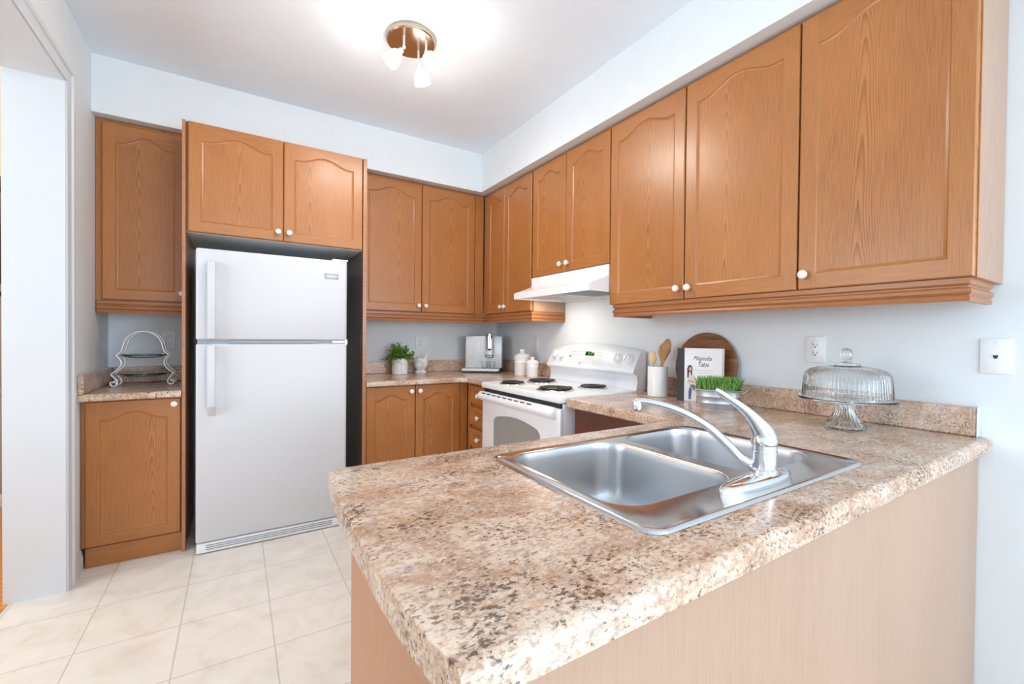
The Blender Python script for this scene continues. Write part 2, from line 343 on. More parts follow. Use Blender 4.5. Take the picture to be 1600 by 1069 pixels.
# the hall seen through the arch
M_HALLF = oak('hall_floorboards', 'Y', light=(0.70, 0.30, 0.05), dark=(0.50, 0.17, 0.02), freq=40, rough=0.25)
M_TAN = plain('tan_hall_paint', (0.72, 0.55, 0.34), 0.8, 0.02, 5); M_GREYW = plain('taupe_hall_panel', (0.26, 0.215, 0.18), 0.6, 0.04, 12); M_LOWW = plain('grey_hall_dado', (0.30, 0.29, 0.30), 0.6, 0.03, 9)
b = B(); b.box(-4.6, -2.927, -4.3, 0.95, 0.0, 0.006); struct('floor_hall', b, M_HALLF, smooth=0)
b = B(); b.box(-4.6, -2.93, 0.74, 0.95, 0, HC); struct('wall_hall', b, M_TAN, smooth=0)
b = B(); b.box(-4.6, -4.48, -4.3, -2.9, 0, HC); b.box(-4.6, -4.48, -1.0, 0.74, 0, HC); b.box(-4.6, -4.48, -2.9, -1.0, 0, .8); b.box(-4.6, -4.48, -2.9, -1.0, 2.3, HC); struct('wall_hall_side', b, M_TAN, smooth=0)
b = B(); b.box(-2.93, -2.80, 0.12, 0.74, 0, HC); struct('wall_hall_return', b, M_TAN, smooth=0)
b = B(); b.box(-4.4, -3.385, 0.725, 0.741, 0.10, 1.92, mi=0); b.box(-3.39, -3.375, 0.718, 0.741, 0.1, 1.92, mi=1); b.box(-4.4, -3.375, 0.718, 0.741, 1.905, 1.925, mi=1)
struct('wall_hall_panelling', b, [M_GREYW, plain('pale_panel_edge', (0.55, 0.45, 0.34), 0.5)])
b = B(); b.box(-4.4, -2.93, 0.712, 0.742, 0.756, 0.775); b.box(-4.4, -2.93, 0.700, 0.742, 0.775, 0.800); b.box(-4.4, -2.93, 0.714, 0.742, 0.800, 0.822); struct('trim_3', b, M_LOWW)
b = B(); b.box(-4.4, -2.93, 0.722, 0.745, 0.10, 0.757); struct('wall_hall_dado', b, M_LOWW)
b = B(); b.box(-4.4, -2.93, 0.715, 0.745, 0.006, 0.10, 0.004); struct('baseboard_hall', b, M_TRIM)
lan = thing('wall_lantern', 'dark metal lantern wall light with pointed finials seen through the archway', 'lantern', (-3.355, 0.60, 1.34))
M_IRON = plain('dark_bronze', (0.035, 0.032, 0.028), 0.4, 0.15, 40, metal=0.6)
b = B(); b.lathe([(.001, 0), (.012, .012), (.008, .03), (.022, .05), (.012, .07), (.045, .10), (.050, .108), (.018, .115), (.014, .14)], 16); b.obj('bottom_finial', M_IRON, lan)
b = B(); b.lathe([(.014, .14), (.028, .17), (.028, .45), (.05, .56), (.052, .745)], 16); b.obj('lantern_body', M_IRON, lan)
b = B(); b.lathe([(.052, .745), (.125, .765), (.12, .775), (.06, .80), (.055, .83), (.03, .84), (.028, .855), (.012, .868), (.016, .88), (.001, .90)], 16); b.obj('lantern_roof', M_IRON, lan)
b = B(); b.tube([(0, 0.02, .30), (0, .06, .33), (0, .112, .33)], .012, 8); b.lathe([(.04, 0), (.04, .012)], 16, (0, .112, .33), (0, 1, 0)); b.obj('wall_bracket', M_IRON, lan)

# ------------------------------------------------------------------ cabinets
DT = 0.019
def door_mesh(w, h, arch=0.045, sw=0.056, drawer=False):
    """framed door: stiles, rails, arched top rail, moulded step, flat recessed panel; front at y=0, thickness DT"""
    b = B(); c = 0.004
    if drawer: sw = 0.030; arch = 0
    x0, x1, z0 = sw, w - sw, sw
    zt = h - sw                              # height of the opening at the crown of the arch
    n = 28 if arch else 1; curve = []
    ow = x1 - x0; sh = min(0.055, ow * 0.16)
    for i in range(n + 1):
        x = x0 + ow * i / n; t = (i / n)
        if arch:
            u = abs(2 * t - 1)               # 0 in the middle, 1 at the sides
            k = min(1, max(0, (u - 0.02) / 0.83))
            dz = -arch * (0.5 - 0.5 * math.cos(PI * k)); z = zt + dz
        else: z = zt
        curve.append((x, z))
    loop = [(x0, z0), (x1, z0)] + list(reversed(curve))          # inner opening, counter clockwise seen from the front
    def off(lp, d):
        out = []; m = len(lp)
        for i in range(m):
            p, q, r = Vector(lp[i - 1]), Vector(lp[i]), Vector(lp[(i + 1) % m])
            a = (q - p).normalized(); e = (r - q).normalized(); n0 = Vector((-a.y, a.x)); n1 = Vector((-e.y, e.x))
            s_ = n0 + n1; s_ = s_ / max(0.3, s_.dot(n0)) ; out.append((q.x + s_.x * d, q.y + s_.y * d))
        return out
    l1 = loop; l2 = off(loop, .0035); l3 = off(loop, .011)
    yy = (0, .0045, .0075)
    # flat front: stiles (grain up) and rails (grain across)
    V = lambda x, z, y=0: b.v((x, y, z))
    b.f([V(c, c), V(x0, c), V(x0, h - c), V(c, h - c)], 0); b.f([V(x1, c), V(w - c, c), V(w - c, h - c), V(x1, h - c)], 0)
    b.f([V(x0, c), V(x1, c), V(x1, z0), V(x0, z0)], 1)
    for (xa, za), (xb, zb) in zip(curve, curve[1:]): b.f([V(xa, za), V(xb, zb), V(xb, h - c), V(xa, h - c)], 1)
    m = len(loop)
    for la, lb, ya, yb in ((l1, l2, yy[0], yy[1]), (l2, l3, yy[1], yy[2])):
        for i in range(m):
            j = (i + 1) % m; mi = 0 if i in (1, m - 1) else 1
            b.f([V(*la[i], ya), V(*la[j], ya), V(*lb[j], yb), V(*lb[i], yb)], mi)
    # panel
    top = list(reversed(l3[2:])); zb0 = l3[0][1]
    for (xa, za), (xb, zb) in zip(top, top[1:]): b.f([V(xa, zb0, yy[2]), V(xb, zb0, yy[2]), V(xb, zb, yy[2]), V(xa, za, yy[2])], 0 if not drawer else 1)
    # eased outer edge, sides and back
    o0 = [(c, c), (w - c, c), (w - c, h - c), (c, h - c)]; o1 = [(0, 0), (w, 0), (w, h), (0, h)]
    for i in range(4):
        j = (i + 1) % 4; mi = 0 if i in (1, 3) else 1
        b.f([V(*o0[i]), V(*o0[j]), V(*o1[j], c), V(*o1[i], c)], mi); b.f([V(*o1[i], c), V(*o1[j], c), V(*o1[j], DT), V(*o1[i], DT)], mi)
    b.f([V(*p, DT) for p in reversed(o1)], 0)
    return b
def knob(parent, x, z):
    b = B(); b.lathe([(.0075, -.001), (.0065, .006), (.0055, .012), (.009, .014), (.0155, .016), (.0165, .020), (.0150, .024), (.0138, .0245), (.013, .0275), (.008, .030), (.001, .0305)], 20, (0, 0, 0), (0, -1, 0))
    o = b.obj('knob', [M_KNOB], parent, loc=(x, 0, z)); return o
def door(parent, x0, x1, z0, z1, kx, kz, y=0.0, arch=0.045, name='door', drawer=False):
    w = x1 - x0; d = door_mesh(w, z1 - z0, arch, drawer=drawer).obj(name, [M_OAK, M_OAKX], parent, smooth=9, loc=(x0, y, z0))
    if kx is not None: knob(d, kx - x0, kz - z0)
    return d
def cabinet(name, label, cat, loc, rz, w, z0, z1, depth, group=None, extra=(), body_mats=None, bottom=None):
    """local x along the front, y into the wall, z world height; door fronts lie at y = 0"""
    t = thing(name, label, cat, (loc[0], loc[1], 0), rz, group)
    b = B(); b.box(0, w, DT + .002, depth, z0, z1, 0.0015, seg=1)
    if bottom is not None:
        b.bm.faces.ensure_lookup_table()
        for f in b.bm.faces:
            if f.normal.z < -0.9 or (f.calc_center_median().z < z0 + 1e-3): f.material_index = 2
    bm = b.bm
    for f in bm.faces:
        f.normal_update()
        if abs(f.normal.x) > 0.9: f.material_index = 1
    b.obj('cabinet_body', body_mats or [M_OAK, M_OAKS, M_MELA], t, smooth=0)
    return t
RW = -PI / 2                                  # right wall: local x runs toward the camera (world -y), local y into the wall
U = 0.311
# --- back wall, left of the refrigerator
t = cabinet('wall_cabinet', 'single-door oak wall cabinet in the corner left of the refrigerator', 'cabinet', (-W + .002, -0.318), 0, 0.408, 1.374, ZS - .002, 0.316)
door(t, 0.030, 0.408, 1.380, 2.362, 0.385, 1.429)
PROF_R = [(0, .068), (.016, .068), (.016, .052), (.010, .046), (.010, .042), (.018, .036), (.019, .026), (.012, .018), (.016, .010), (.014, .001), (0, .001)]
def sweep(b, path, z0, prof=PROF_R, sgn=1):
    """moulding along an open plan path; profile = (projection, height)"""
    P = [Vector(p) for p in path]; rr = []
    for i, p in enumerate(P):
        d0 = (p - P[i - 1]).normalized() if i else None; d1 = (P[i + 1] - p).normalized() if i < len(P) - 1 else None
        n0 = Vector((d0.y, -d0.x)) if d0 else None; n1 = Vector((d1.y, -d1.x)) if d1 else None
        if n0 and n1: m_ = (n0 + n1); m_ = m_ / m_.dot(n0)
        else: m_ = n0 or n1
        rr.append([(p.x + sgn * m_.x * o, p.y + sgn * m_.y * o, z0 + z) for o, z in prof])
    b.rings(rr, True, True, True)
b = B(); sweep(b, [(0.006, .022), (0.408, .022)], 1.304); b.obj('light_rail', M_OAKRAIL, t)
# --- tall end panels either side of the refrigerator
b = B(); b.box(0, .016, -.620, -.002, 0.0, 2.352, .001, seg=1)
o = b.obj('tall_end_panel', M_OAKFINES, loc=(-2.333, 0, 0)); tag(o, 'tall narrow oak panel standing left of the refrigerator', 'panel')
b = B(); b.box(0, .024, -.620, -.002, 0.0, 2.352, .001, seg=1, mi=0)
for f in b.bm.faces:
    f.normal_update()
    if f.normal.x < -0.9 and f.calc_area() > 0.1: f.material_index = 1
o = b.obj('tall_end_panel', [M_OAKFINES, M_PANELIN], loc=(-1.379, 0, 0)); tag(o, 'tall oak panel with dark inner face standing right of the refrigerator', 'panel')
# --- over the refrigerator
t = cabinet('wall_cabinet', 'two-door oak cabinet mounted directly above the refrigerator', 'cabinet', (-2.316, -0.622), 0, 0.936, 1.748, 2.352, 0.618, bottom=1)
door(t, 0.010, 0.470, 1.752, 2.350, 0.443, 1.803, arch=0.040); door(t, 0.474, 0.932, 1.752, 2.350, 0.502, 1.803, arch=0.040)
# --- back wall, right of the refrigerator
t = cabinet('wall_cabinet', 'two-door oak wall cabinet above the small green plant', 'cabinet', (-1.354, -0.313), 0, 1.040, 1.374, ZS - .002, 0.311)
door(t, 0.030, 0.494, 1.380, 2.364, 0.468, 1.427); door(t, 0.499, 0.957, 1.380, 2.364, 0.525, 1.427)
b = B(); b.box(0.962, 1.040, 0.004, .0215, 1.376, 2.366, .001, seg=1); b.obj('filler_strip', M_OAK, t)
# --- right wall, inner corner
t = cabinet('wall_cabinet', 'oak wall cabinet with two narrow doors in the back corner left of the range hood', 'cabinet', (-U, -0.316), RW, 0.710, 1.374, ZS - .002, 0.309)
door(t, 0.048, 0.324, 1.380, 2.366, 0.298, 1.427, arch=.03); door(t, 0.328, 0.698, 1.380, 2.366, 0.356, 1.427, arch=.04)
b = B(); b.box(0.0, 0.044, 0.004, .0205, 1.376, 2.366, .001, seg=1); b.obj('filler_strip', M_OAK, t)
# one moulding under both corner cabinets
b = B(); sweep(b, [(-1.353, -.290), (-.290, -.290), (-.290, -1.010), (-.004, -1.010)], 1.304)
tag(b.obj('light_rail_moulding', [M_OAKRAIL]), 'L-shaped oak moulding running under the corner wall cabinets beside the range hood', 'moulding')
# --- over the range hood
t = cabinet('wall_cabinet', 'short two-door oak wall cabinet directly above the white range hood', 'cabinet', (-U, -1.029), RW, 0.760, 1.607, ZS - .002, 0.309)
door(t, 0.004, 0.367, 1.611, 2.366, 0.330, 1.664, arch=.04); door(t, 0.371, 0.757, 1.611, 2.366, 0.398, 1.664, arch=.04)
# --- right wall, long run
t = cabinet('wall_cabinet', 'large two-door oak wall cabinet right of the range hood', 'cabinet', (-U, -1.791), RW, 0.972, 1.374, ZS - .002, 0.309)
door(t, 0.002, 0.480, 1.376, 2.368, 0.452, 1.427); door(t, 0.486, 0.970, 1.376, 2.368, 0.512, 1.427)
t = cabinet('wall_cabinet', 'large single-door oak wall cabinet at the end nearest the camera', 'cabinet', (-U, -2.765), RW, 0.468, 1.374, ZS - .002, 0.309)
door(t, 0.002, 0.464, 1.376, 2.368, 0.026, 1.429, arch=0.05)
b = B(); sweep(b, [(-.004, -1.832), (-.288, -1.832), (-.288, -3.205), (-.060, -3.205)], 1.306)
tag(b.obj('light_rail_moulding', [M_OAKRAILY]), 'long oak moulding running under the large wall cabinets on the right', 'moulding')
# --- base cabinets
def toe(t, x0, x1, y=0.05):
    b = B(); b.box(x0, x1, y, y + .016, 0.002, .10); b.obj('toe_kick', M_OAKX, t, smooth=0)
t = cabinet('base_cabinet', 'single-door oak base cabinet left of the refrigerator', 'cabinet', (-W + .002, -.600), 0, 0.407, .10, .846, .596)
door(t, 0.020, 0.403, .106, .842, 0.377, .812, arch=0.04); toe(t, 0.018, .407, .012)
t = cabinet('base_cabinet', 'two-door oak base cabinet between the refrigerator and the drawers', 'cabinet', (-1.353, -.600), 0, 0.735, .10, .846, .596)
door(t, 0.004, 0.344, .106, .842, 0.314, .802, arch=0.04); door(t, 0.350, 0.694, .106, .842, 0.376, .802, arch=0.04); toe(t, 0, .735)
b = B(); b.box(.698, .755, .002, .0205, .106, .844, .001, seg=1); b.obj('filler_strip', M_OAK, t)
t = cabinet('drawer_cabinet', 'oak base cabinet with a stack of small drawers beside the stove', 'cabinet', (-.600, -.606), RW, 0.339, .10, .846, .578)
for z0, z1 in ((.696, .826), (.536, .668), (.376, .508), (.110, .348)):
    door(t, 0.040, 0.336, z0, z1, 0.188, (z0 + z1) / 2, name='drawer', drawer=True)
toe(t, 0, .339)
b = B(); b.box(0.004, .037, .003, .0205, .106, .844, .001, seg=1); b.obj('filler_strip', M_OAK, t)
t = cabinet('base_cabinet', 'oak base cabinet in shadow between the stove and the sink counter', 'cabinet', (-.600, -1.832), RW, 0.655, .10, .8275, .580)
b = B(); b.box(0.016, .545, 0.0, DT, .106, .822, .002); b.obj('flat_door', oak('shaded_oak_door', 'Z', light=(0.11, 0.022, 0.004), dark=(0.07, 0.013, 0.002), freq=60), t)  # door oak darkened in its colour for the shade under the counter
b = B(); b.box(0.56, .655, 0.004, DT, .106, .822, .001); b.obj('filler_strip', M_MELA, t)
toe(t, 0, .655)
pen = thing('peninsula_cabinet', 'oak peninsula cabinet carrying the sink counter, its plain back panel toward the camera', 'cabinet', (0, 0, 0))
b = B(); b.box(-1.85, -1.832, -3.168, -2.505, 0.0, .818, .001, seg=1); b.obj('end_panel', M_OAKFINES, pen, smooth=0)
b = B(); b.box(-1.85, -.003, -3.187, -3.1685, 0.0, .818, .001, seg=1); b.obj('back_panel', M_OAKFINE, pen, smooth=0)
b = B(); b.box(-1.8315, -.60, -2.523, -2.505, .10, .826); b.box(-1.8315, -.60, -2.60, -2.585, 0.002, .10); b.obj('front_frame', M_OAK, pen, smooth=0)
b = B(); b.box(-1.8315, -.61, -3.168, -2.60, .10, .118); b.obj('cabinet_floor', M_MELA, pen, smooth=0)

# ------------------------------------------------------------------ countertops
def off_poly(P, ins):
    n = len(P); out = []
    for i in range(n):
        p, q, r = Vector(P[i - 1]), Vector(P[i]), Vector(P[(i + 1) % n]); a = (q - p).normalized(); e = (r - q).normalized()
        n0, n1 = Vector((-a.y, a.x)), Vector((-e.y, e.x)); d0, d1 = ins[i - 1], ins[i]
        det = n0.x * n1.y - n0.y * n1.x
        if abs(det) < 1e-3: s_ = n0 * ((d0 + d1) / 2)
        else: s_ = Vector(((d0 * n1.y - d1 * n0.y) / det, (n0.x * d1 - n1.x * d0) / det))
        out.append((q.x + s_.x, q.y + s_.y))
    return out
def slab(P, ex, zt, th, hole=None, rb=0.006):
    """P: ccw outline; ex[i]: rounding radius of edge i->i+1 (0 = square)"""
    b = B(); ks = 6; R0 = max(ex); ring = []
    for k in range(ks + 1):
        a = PI / 2 * k / ks
        q = off_poly(P, [e * (1 - math.sin(a)) for e in ex]); ring.append([(x, y, zt - R0 * (1 - math.cos(a))) for x, y in q])
    ring.append([(x, y, zt - th + rb) for x, y in P])
    ring.append([(x, y, zt - th) for x, y in off_poly(P, [rb if e else 0 for e in ex])])
    rv = b.rings(ring)
    top = rv[0]; n = len(top)
    es = [b.bm.edges.get((top[i], top[(i + 1) % n])) for i in range(n)]
    bot = rv[-1]; eb = [b.bm.edges.get((bot[i], bot[(i + 1) % n])) for i in range(n)]
    for z, e0 in ((zt, es), (zt - th, eb)):
        e1 = list(e0)
        if hole:
            hv = [b.v((x, y, z)) for x, y in hole]; e1 += [b.bm.edges.new((hv[i], hv[(i + 1) % len(hv)])) for i in range(len(hv))]
        bmesh.ops.triangle_fill(b.bm, use_beauty=True, edges=e1, normal=(0, 0, 1))
    return b
def splash(b, x0, x1, y0, y1, z0, z1, bev=0.006): b.box(x0, x1, y0, y1, z0, z1, bev)
def arc(cx, cy, r, a0, a1, n=6): return [(cx + r * math.cos(math.radians(a0 + (a1 - a0) * i / n)), cy + r * math.sin(math.radians(a0 + (a1 - a0) * i / n))) for i in range(n + 1)]
# left of the refrigerator
t = thing('countertop', 'short granite-look countertop left of the refrigerator under the wire stand', 'countertop', (0, 0, 0))
slab([(-W + .001, -.635), (-2.335, -.635), (-2.335, -.001), (-W + .001, -.001)], [.014, 0, 0, 0], ZB, .036).obj('worktop', M_LAM, t)
b = B(); splash(b, -W + .001, -W + .024, -.632, -.001, ZB + .0004, .984); splash(b, -W + .0247, -2.335, -.024, -.001, ZB + .0004, .984); b.obj('backsplash', M_LAM, t, smooth=0)
# back corner
P = [(-1.354, -.635), (-.665, -.635), (-.635, -.665), (-.635, -.948), (-.001, -.948), (-.001, -.001), (-1.354, -.001)]
t = thing('countertop', 'L-shaped granite-look countertop in the back corner holding the coffee machine', 'countertop', (0, 0, 0))
slab(P, [.014, .014, .014, 0, 0, 0, 0], ZB, .036).obj('worktop', M_LAM, t)
b = B(); splash(b, -1.354, -.001, -.024, -.001, ZB + .0004, .984); splash(b, -.024, -.001, -.948, -.025, ZB + .0004, .984); b.obj('backsplash', M_LAM, t, smooth=0)
# right wall and peninsula
P = [(-1.903, -3.216), (-.002, -3.216), (-.002, -1.822), (-.635, -1.822), (-.635, -2.475)] + list(arc(-1.868, -2.511, .036, 90, 170)) + [(-1.910, -2.58), (-1.918, -2.70), (-1.922, -2.85), (-1.923, -3.00), (-1.921, -3.08), (-1.914, -3.16)]
ex = [.020, 0, 0, .014, .014] + [.014] * 7 + [.003] * 6
ex = [e for e in ex][:len(P)]
ex[5:12] = [.012, .011, .010, .008, .006, .004, .003]
HOLE = rrect(-1.505, -.735, -3.105, -2.595, .05)
t = thing('countertop', 'large granite-look countertop with the sink, nearest the camera', 'countertop', (0, 0, 0))
slab(P, ex, ZC, .046, HOLE).obj('worktop', M_LAM, t)
b = B(); splash(b, -.027, -.001, -3.185, -1.822, ZC + .0004, .972); o = b.obj('backsplash', M_LAM, t, smooth=0)
b = B(); b.box(-.0275, -.001, -3.188, -3.1852, ZC + .0006, .973, .001, seg=1); b.obj('backsplash_end_cap', plain('pale_end_cap', (0.62, 0.66, 0.76), 0.3, 0.25, 70), t)

# ------------------------------------------------------------------ sink and faucet
sk = thing('kitchen_sink', 'double-bowl stainless steel sink set into the large countertop', 'sink', (-1.12, -2.855, ZC))
SX0, SX1, SY0, SY1 = -1.527 + 1.12, -.715 + 1.12, -3.126 + 2.855, -2.584 + 2.855
BW = [(-1.492 + 1.12, -1.118 + 1.12, -3.032 + 2.855, -2.612 + 2.855), (-1.074 + 1.12, -.752 + 1.12, -3.032 + 2.855, -2.600 + 2.855)]
b = B(); zt = .006
rings = [[(x, y, .0006) for x, y in rrect(SX0, SX1, SY0, SY1, .040)], [(x, y, .0050) for x, y in rrect(SX0 + .003, SX1 - .003, SY0 + .003, SY1 - .003, .038)], [(x, y, .0070) for x, y in rrect(SX0 + .007, SX1 - .007, SY0 + .007, SY1 - .007, .035)],
         [(x, y, .0060) for x, y in rrect(SX0 + .013, SX1 - .013, SY0 + .013, SY1 - .013, .030)], [(x, y, .0045) for x, y in rrect(SX0 + .017, SX1 - .017, SY0 + .017, SY1 - .017, .028)]]
rv = b.rings(rings); n = len(rv[-1]); es = [b.bm.edges.get((rv[-1][i], rv[-1][(i + 1) % n])) for i in range(n)]
for bw in BW:
    hv = [b.v((x, y, .0045)) for x, y in rrect(*bw, .075, 10)]; m = len(hv); es += [b.bm.edges.new((hv[i], hv[(i + 1) % m])) for i in range(m)]
bmesh.ops.triangle_fill(b.bm, use_beauty=True, edges=es, normal=(0, 0, 1))
b.obj('sink_deck', M_RIMST, sk)
for i, bw in enumerate(BW):
    b = B(); x0, x1, y0, y1 = bw; rr = []
    for ins, z, r in ((0, .0045, .075), (.002, .0030, .073), (.0035, -.002, .072), (.005, -.02, .07), (.012, -.12, .066), (.016, -.145, .064), (.024, -.160, .06), (.038, -.170, .05), (.06, -.174, .04)):
        rr.append([(x, y, z) for x, y in rrect(x0 + ins, x1 - ins, y0 + ins, y1 - ins, r, 10)])
    cx, cy = (x0 + x1) / 2, (y0 + y1) / 2; n = len(rr[0]); dr = []
    for k in range(n):
        x, y, z = rr[-1][k]; a = math.atan2(y - cy, x - cx); dr.append((cx + .045 * math.cos(a), cy + .045 * math.sin(a), -.178))
    rr.append(dr); b.rings(rr); bs = b.obj('basin', M_STEELV, sk, smooth=50)
    b = B(); b.lathe([(.0455, 0), (.045, .0015), (.041, .002), (.036, -.004), (.030, -.005), (.008, -.004), (.006, .008), (.001, .009)], 28, (cx, cy, -.1785)); b.obj('strainer', M_CHROME, bs)
FB = Vector((-1.088, -3.062, ZC + .0046))
fc = thing('faucet', 'chrome single-lever kitchen faucet behind the sink bowls', 'faucet', FB)
SD = Vector((-.5463, .8376, 0))
b = B(); rr = []
for k, (w_, z) in enumerate(((1.0, 0), (1.0, .006), (.97, .010), (.88, .0145), (.62, .0185), (.3, .0205))):
    r = []
    for i in range(44):
        a = 2 * PI * i / 44; cx = .102 * w_ if math.cos(a) > 0 else -.102 * w_
        hx = .134 * w_; hy = .030 * w_
        ca, sa = math.cos(a), math.sin(a); r.append((-.044 + hx * math.copysign(abs(ca) ** .95, ca), -.009 + hy * math.copysign(abs(sa) ** 1.15, sa), z))
    rr.append(r)
b.rings(rr, True, True, True); b.obj('base_plate', M_CHROME, fc)
b = B(); b.lathe([(.031, .018), (.031, .024), (.026, .028), (.0255, .0595), (.0265, .060), (.0265, .064), (.0255, .0645), (.0255, .078)], 36); b.obj('faucet_body', M_CHROME, fc)
sp = [(.010, .034), (.0358, .0364), (.0688, .0655), (.1095, .1029), (.1514, .1279), (.1946, .1444), (.2393, .1537), (.268, .1555), (.279, .151)]
pts = smooth_path([(SD.x * d, SD.y * d, z) for d, z in sp], 4)
rad = [.0115 - .0032 * i / len(pts) for i in range(len(pts))]
b = B(); b.tube(pts, rad, 14); so = b.obj('spout', M_CHROME, fc, smooth=60)
b = B(); q = SD * .276; b.lathe([(.0105, .156), (.0125, .150), (.0125, .134), (.011, .131), (.009, .131)], 20, (q.x, q.y, 0)); b.obj('aerator', M_CHROME, so)
b = B(); b.lathe([(.0255, .079), (.0265, .081), (.0262, .090), (.0235, .097), (.015, .100), (.002, .101)], 30)
b.obj('handle_cap', M_CHROME, fc)
lv = [(-.003, .084, .0245), (.000, .097, .0240), (.007, .112, .0215), (.019, .129, .0172), (.034, .146, .0132), (.050, .160, .0108), (.070, .174, .0095), (.090, .187, .0086), (.100, .1925, .0080)]
pts = smooth_path([(SD.x * d, SD.y * d, z) for d, z, r in lv], 4); rr_ = smooth_path([(r, 0, 0) for d, z, r in lv], 4)
b = B(); b.tube(pts, [r.x for r in rr_], 20, flat=0.8); b.obj('lever', M_CHROME, fc, smooth=60)

# ------------------------------------------------------------------ refrigerator
fr = thing('refrigerator', 'white top-freezer refrigerator standing between the tall oak panels', 'refrigerator', (-1.883, -.724, 0))
FX0, FX1 = -2.266 + 1.883, -1.498 + 1.883
b = B(); b.box(FX0 + .004, FX1 - .004, .066, .690, .015, 1.640, .006); b.obj('cabinet_shell', M_FRIDGE, fr)
def fdoor(name, z0, z1):
    b = B(); pl = rrect(FX0, FX1, 0, .060, .016, 5)
    rr = [[(x, y, z) for x, y in rrect(FX0 + i, FX1 - i, i, .060 - i * .2, max(.016 - i, .004), 5)] for i, z in ((.008, z0), (.002, z0 + .003), (0, z0 + .009))]
    rr += [[(x, y, z) for x, y in rrect(FX0 + i, FX1 - i, i, .060 - i * .2, max(.016 - i, .004), 5)] for i, z in ((0, z1 - .009), (.002, z1 - .003), (.008, z1))]
    b.rings(rr, True, True, True); return b.obj(name, M_FRIDGE, fr, smooth=50)
fz = fdoor('freezer_door', 1.160, 1.650); fd = fdoor('main_door', .066, 1.138)
b = B(); b.box(FX0 + .01, FX1 - .01, .012, .064, 1.1385, 1.1595); b.box(FX0 + .15, FX1 - .16, .003, .012, 1.142, 1.156); b.obj('door_gap_trim', M_GREYPL, fr)
def handle(par, za, zb, taper_low):
    x0, x1 = -2.214 + 1.883, -2.178 + 1.883; o = -.048; i_ = -.028
    lo, hi = za, zb
    if taper_low: pts = [(x0, .004, lo - .012), (x0, -.004, lo - .012), (x0, o, lo + .040), (x0, o, hi), (x0, .004, hi), (x0, .004, hi - .05), (x0, i_, hi - .075), (x0, i_, lo + .060), (x0, .004, lo + .03)]
    else: pts = [(x0, .004, lo), (x0, o, lo), (x0, o, hi - .012), (x0, o + .010, hi), (x0, .004, hi), (x0, .004, hi - .04), (x0, i_, hi - .07), (x0, i_, lo + .075), (x0, .004, lo + .05)]
    b = B(); b.prism(pts, (x1 - x0, 0, 0), bev=.004); b.obj('handle', M_FRIDGE, par, smooth=40)
handle(fz, 1.166, 1.582, False); handle(fd, .762, 1.130, True)
b = B(); b.box(-1.631 + 1.883, -1.552 + 1.883, -.003, .004, 1.535, 1.567, .0015, mi=0)
for k in range(8): b.box(-1.615 + 1.883 + .0075 * k, -1.610 + 1.883 + .0075 * k, -.0036, -.0028, 1.548, 1.556, mi=1)
bd = b.obj('badge', [plain('badge_silver', (0.36, 0.38, 0.41), 0.35, metal=0.3), plain('badge_letters', (0.72, 0.73, 0.75), 0.4)], fz); bd['label'] = 'small silver rectangular maker badge'
b = B(); b.box(FX0 + .003, FX1 - .036, .008, .060, .006, .060, .006, mi=0)
for k in range(3):
    z = .021 + .011 * k; b.box(FX0 + .045, FX1 - .080, .0068, .010, z, z + .0055, mi=1)
b.obj('toe_grille', [M_ENAMEL, M_GREYPL], fr)
b = B(); b.lathe([(.016, 0), (.016, .022)], 18, (FX1 - .020, .030, .017), (1, 0, 0), mi=0); b.box(FX1 - .034, FX1 - .004, .015, .05, .022, .060, .003, mi=1); b.obj('foot', [M_BLACK, M_SILVER], fr)
b = B(); b.box(FX1 - .085, FX1 + .006, .006, .055, 1.1405, 1.1575, .002); b.lathe([(.008, 1.130), (.008, 1.166)], 12, (FX1 - .004, .012, 0)); b.obj('hinge', plain('hinge_metal', (0.75, 0.77, 0.78), 0.3, metal=0.8), fr)
b = B(); b.box(FX1 - .085, FX1 + .006, .006, .055, 1.650, 1.660, .003); b.obj('hinge_cover', M_ENAMEL, fr)
# dark strap hanging on the inside of the right hand panel
hk = thing('hanging_strap', 'thin black strap hanging on the dark panel right of the refrigerator', 'strap', (-1.3795, -.60, 1.22))
b = B(); b.box(-.010, -.0005, -.010, .010, -.012, .014, .002); b.obj('hook', M_BLACK, hk)
b = B(); b.tube(smooth_path([(-.006, 0, 0), (-.007, .004, -.12), (-.006, .014, -.3), (-.006, .03, -.5)], 4), [.007, .007, .006, .006, .005, .005, .005, .004, .004, .004, .003, .003, .003], 6, flat=.5); b.obj('strap', M_BLACK, hk)

# ------------------------------------------------------------------ stove
RG = thing('electric_stove', 'white electric coil stove between the oak counters', 'stove', (0, 0, 0))
RY0, RY1 = -.957, -1.812
b = B(); b.box(-.640, -.025, RY1 + .004, RY0 - .004, .02, .842, .003); b.obj('oven_body', plain('pale_stove_side', (0.78, 0.80, 0.84), 0.35), RG)
b = B(); b.box(-.672, -.022, RY1, RY0, .8455, .884, .010, seg=3); b.obj('cooktop', M_ENAMEL, RG)
od_y0, od_y1 = RY0 - .004, RY1 + .006
b = B(); b.box(-.664, -.6415, od_y1, od_y0, .210, .818, .006)
od = b.obj('oven_door', M_ENAMEL, RG)
wy0, wy1 = -1.120, -1.632
pts = []
for i in range(21):
    t_ = i / 20; y = wy0 + (wy1 - wy0) * t_; e = min(1, 12 * min(t_, 1 - t_)); pts.append((-.6655, y, .648 + .022 * math.sqrt(max(0, 1 - (1 - e) ** 2)) + .033 * math.sin(PI * t_)))
pts = [(-.6655, wy0, .36)] + pts + [(-.6655, wy1, .36)]
b = B(); b.prism(pts, (.004, 0, 0)); b.obj('oven_window', M_WINDOW, od, smooth=0)
b = B(); pf = [(-.662, .822), (-.690, .826), (-.712, .806), (-.716, .790), (-.708, .774), (-.690, .766), (-.662, .752)]
